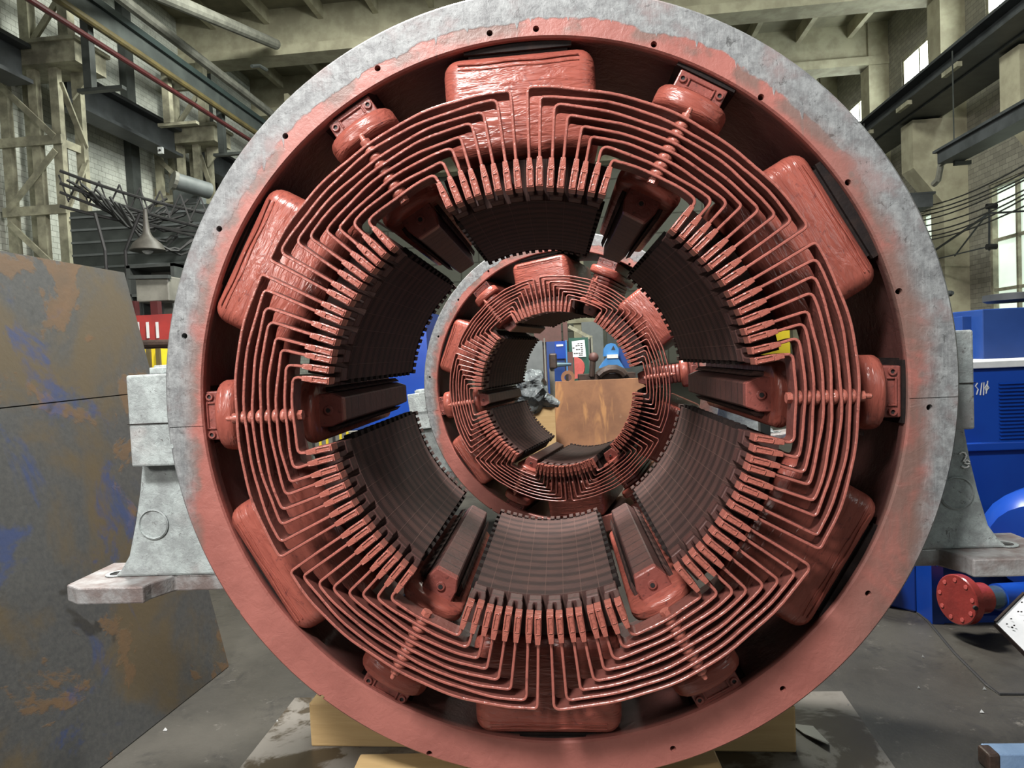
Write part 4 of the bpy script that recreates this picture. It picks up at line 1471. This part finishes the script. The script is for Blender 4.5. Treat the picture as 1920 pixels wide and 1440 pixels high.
adopt(MB().box((p.x - .12, p.y, 0), (p.x + .15, p.y + .1, p.z)).build('plinth', M_GREYPAN), g)
g = thing('blue_cabinet', 'dark blue switch cabinet beside the grey panel, seen through both bores', 'cabinet', floor_pt(1045, 850))
D = 10.2
mb = MB()
rbox(mb, 1024, 641, 1066, 850, D, .4)
adopt(mb.build('body', M_BLUED), g)
adopt(rbox(MB(), 1040, 640, 1063, 672, D - .04, .04).build('door', M_BLUE), g)
adopt(rbox(MB(), 1043, 646, 1056, 649, D - .05, .01).build('slot', M_WHITE), g)
adopt(rbox(MB(), 1060, 638, 1065, 700, D - .06, .03).build('edge', M_LBLUE), g)
g = thing('brown_box', 'dull brown box high behind the blue cabinet', 'box', P(1040, 650, 11.5))
adopt(rbox(MB(), 1000, 600, 1053, 640, 11.5, .5).build('body', M_BROWN), g)
adopt(rbox(MB(), 1055, 603, 1065, 640, 11.45, .5).build('door', M_BROWN), g)
p = P(1040, 640, 11.7)
adopt(MB().box((p.x - .3, p.y, 0), (p.x + .2, p.y + .2, p.z + .02)).build('stand', M_BROWNM), g)
g = thing('green_board', 'dark green cabinet with a paper sheet taped to its front', 'cabinet', floor_pt(1090, 800))
D = 11.0
adopt(rbox(MB(), 1066, 634, 1110, 820, D, .4).build('body', M_GREEN), g)
adopt(rbox(MB(), 1109, 632, 1115, 820, D - .02, .4).build('corner_post', M_GREYP), g)
g = thing('notice_sheet', 'white paper sheet with faint print on the dark green cabinet', 'paper', P(1086, 655, D - .02))
cs = [P(x, y, D - .02) for x, y in ((1074, 670), (1099, 669), (1096, 637), (1072, 640))]
adopt(MB().prism(cs, (0, .004, 0)).build('sheet', M_PAPER), g)
mb = MB()
for k in range(7):
    for j in range(4):
        u, v = .12 + j * .2 + rnd.uniform(-.04, .04), .12 + k * .115
        if rnd.random() < .7:
            p = cs[0].lerp(cs[1], u).lerp(cs[3].lerp(cs[2], u), v)
            mb.box(p + Vector((-.016, -.004, -.006)), p + Vector((.016, -.001, .006)))
adopt(mb.build('print', M_SHIM), g)
g = thing('spindle_head', 'oily spindle with a round shank sticking out at the grey panel', 'spindle', P(1040, 690, 9.2))
adopt(rbox(MB(), 1029, 663, 1045, 691, 9.2, .2).build('body', M_BROWNM, bevel=.02), g)
adopt(MB().tube([P(1044, 684, 9.25), P(1071, 683, 9.25)], [.035, .02], 12).build('shank', M_SHAFT), g)
adopt(MB().box(P(1034, 691, 9.25) - Vector((.03, 0, 0)), Vector((P(1034, 760, 9.3).x + .06, P(1034, 760, 9.3).y + .1, 0))).build('pedestal', M_GREYP), g)
g = thing('salmon_disc', 'salmon red half disc leaning in front of the green cabinet', 'disc', P(1080, 690, 9.6))
p = P(1077, 690, 9.6)
mb = MB()
mb.prism([p + Vector((.14 * math.sin(PI * k / 12), .02 * math.sin(PI * k / 12), .15 * math.cos(PI * k / 12))) for k in range(13)], (.01, .03, 0))
adopt(mb.build('disc', M_PINK), g)
p = P(1064, 660, 9.7)
q = P(1078, 760, 9.7)
adopt(MB().box((p.x, p.y, 0), (q.x, p.y + .2, p.z)).build('backing', M_BROWN), g)
g = thing('blue_hoist', 'light blue triangular hoist bracket with a rounded head beyond the rusty plate', 'hoist', P(1150, 700, 9.0))
D = 9.0
mb = MB()
po = [(1131, 668), (1132, 655), (1138, 646), (1146, 643), (1154, 645), (1160, 654), (1160, 668)]
mb.prism([P(x, y, D) for x, y in po], (0, .12, 0))
adopt(mb.build('head', M_LBLUE), g)
mb = MB()
mb.prism([P(x, y, D - .03) for x, y in ((1124, 690), (1137, 671), (1158, 670), (1180, 705), (1186, 712), (1160, 712), (1150, 692))], (0, .2, 0))
adopt(mb.build('bracket', M_LBLUE), g)
adopt(rbox(MB(), 1138, 665, 1159, 671, D - .05, .2).build('band', M_WHITE), g)
adopt(MB().prism([P(x, y, D + .25) for x, y in ((1160, 652), (1172, 652), (1182, 690), (1160, 690))], (0, .2, 0)).build('rear_bracket', M_BLUED), g)
adopt(MB().prism([P(x, y, D - .004) for x, y in ((1146, 656), (1150, 648), (1154, 656))], (0, .002, 0)).build('hole', M_BLACK), g)
p = P(1150, 712, D)
adopt(MB().box((p.x - .12, p.y, 0), (p.x + .2, p.y + .2, p.z + .02)).build('stand', M_BLUED), g)
g = thing('dark_lathe', 'oily dark machine with a curved top in front of the blue hoist', 'machine', P(1125, 705, 8.2))
mb = MB()
rbox(mb, 1085, 703, 1195, 780, 8.2, .4)
adopt(mb.build('bed', M_BROWNM), g)
pts = [P(x, y, 8.15) for x, y in ((1122, 704), (1130, 697), (1142, 692), (1155, 692), (1166, 697), (1172, 704))]
adopt(MB().tube(pts, .05, 8).build('guard', M_BROWNM, smooth=True), g)
adopt(MB().tube([P(1110, 706, 8.2), P(1112, 668, 8.2)], .035, 8).build('lever', M_BROWNM), g)
adopt(MB().sphere(P(1113, 670, 8.2), .06).build('knob', M_BROWN, smooth=True), g)
adopt(MB().box(P(1088, 780, 8.25) - Vector((0, 0, .6)), P(1190, 780, 8.5)).build('foot', M_BROWNM), g)
g = thing('pale_crane_arm', 'thin pale slanting bar under the end wall ledge', 'bar', P(1085, 620, 14))
adopt(MB().beam(P(1066, 612, 14), P(1108, 634, 14), .07, .07).build('bar', M_STEELC), g)
adopt(MB().box(P(1108, 634, 14) - Vector((.03, 0, 3)), P(1108, 634, 14) + Vector((.03, .06, .05))).build('post', M_STEELC), g)
g = thing('end_wall_column', 'grey concrete column and ledge by the end wall, seen through both bores', 'column', P(1080, 800, 20))
p = P(1075, 600, 20)
adopt(MB().box((p.x, p.y, 0), (p.x + .35, p.y + .4, 6)).build('column', M_CONC), g)
adopt(MB().box((p.x - .6, p.y - .1, p.z - .1), (p.x + 3, p.y + .1, p.z + .15)).build('ledge', M_CONC), g)
g = thing('grey_sheet_door', 'large grey sheet metal door beyond the blue hoist', 'door', P(1130, 800, 16))
adopt(rbox(MB(), 1090, 604, 1136, 760, 16, .1).build('leaf', M_GREYPAN), g)
adopt(rbox(MB(), 1137, 604, 1230, 760, 16, .1).build('leaf', M_DGREEN), g)
# things glimpsed between the poles
g = thing('blue_container', 'bright blue container glimpsed through the left gap between the poles', 'container', floor_pt(740, 900))
a, c = P(640, 590, 6.4), P(808, 800, 6.4)
adopt(MB().box((a.x, a.y, .3), (c.x, a.y + .8, a.z)).build('side', M_BLUE), g)
adopt(MB().box((a.x, a.y - .03, c.z), (c.x, a.y, c.z + .04)).build('ledge', M_BLUED), g)
for xx in (a.x + .02, c.x - .12):
    adopt(MB().box((xx, a.y + .05, 0), (xx + .1, a.y + .15, .3)).build('leg', M_BLUED), g)
g = thing('striped_tape_stand', 'yellow and grey striped object glimpsed through the lower left pole gap', 'stand', P(635, 830, 4.0))
a, c = P(585, 812, 4.0), P(690, 850, 4.0)
adopt(MB().box((a.x, a.y, 0), (c.x, a.y + .05, a.z)).build('board', M_GREYP), g)
for k in range(8):
    x = a.x + (c.x - a.x) * k / 8
    adopt(MB().box((x, a.y - .006, c.z), (x + .015, a.y, a.z)).build('stripe', M_YEL if k % 3 else M_BLACK), g)
g = thing('safety_board', 'bright yellow board glimpsed through the right hand bars', 'panel', P(1450, 650, 4.2))
a, c = P(1385, 605, 3.6), P(1482, 665, 3.6)
adopt(MB().box((a.x, a.y, c.z), (c.x, a.y + .03, a.z)).build('board', M_YEL), g)
adopt(MB().beam(((a.x + c.x) / 2, a.y + .05, 0), ((a.x + c.x) / 2, a.y + .05, c.z + .05), .05, .04).build('post', M_STEELG), g)
bpy.context.view_layer.update()
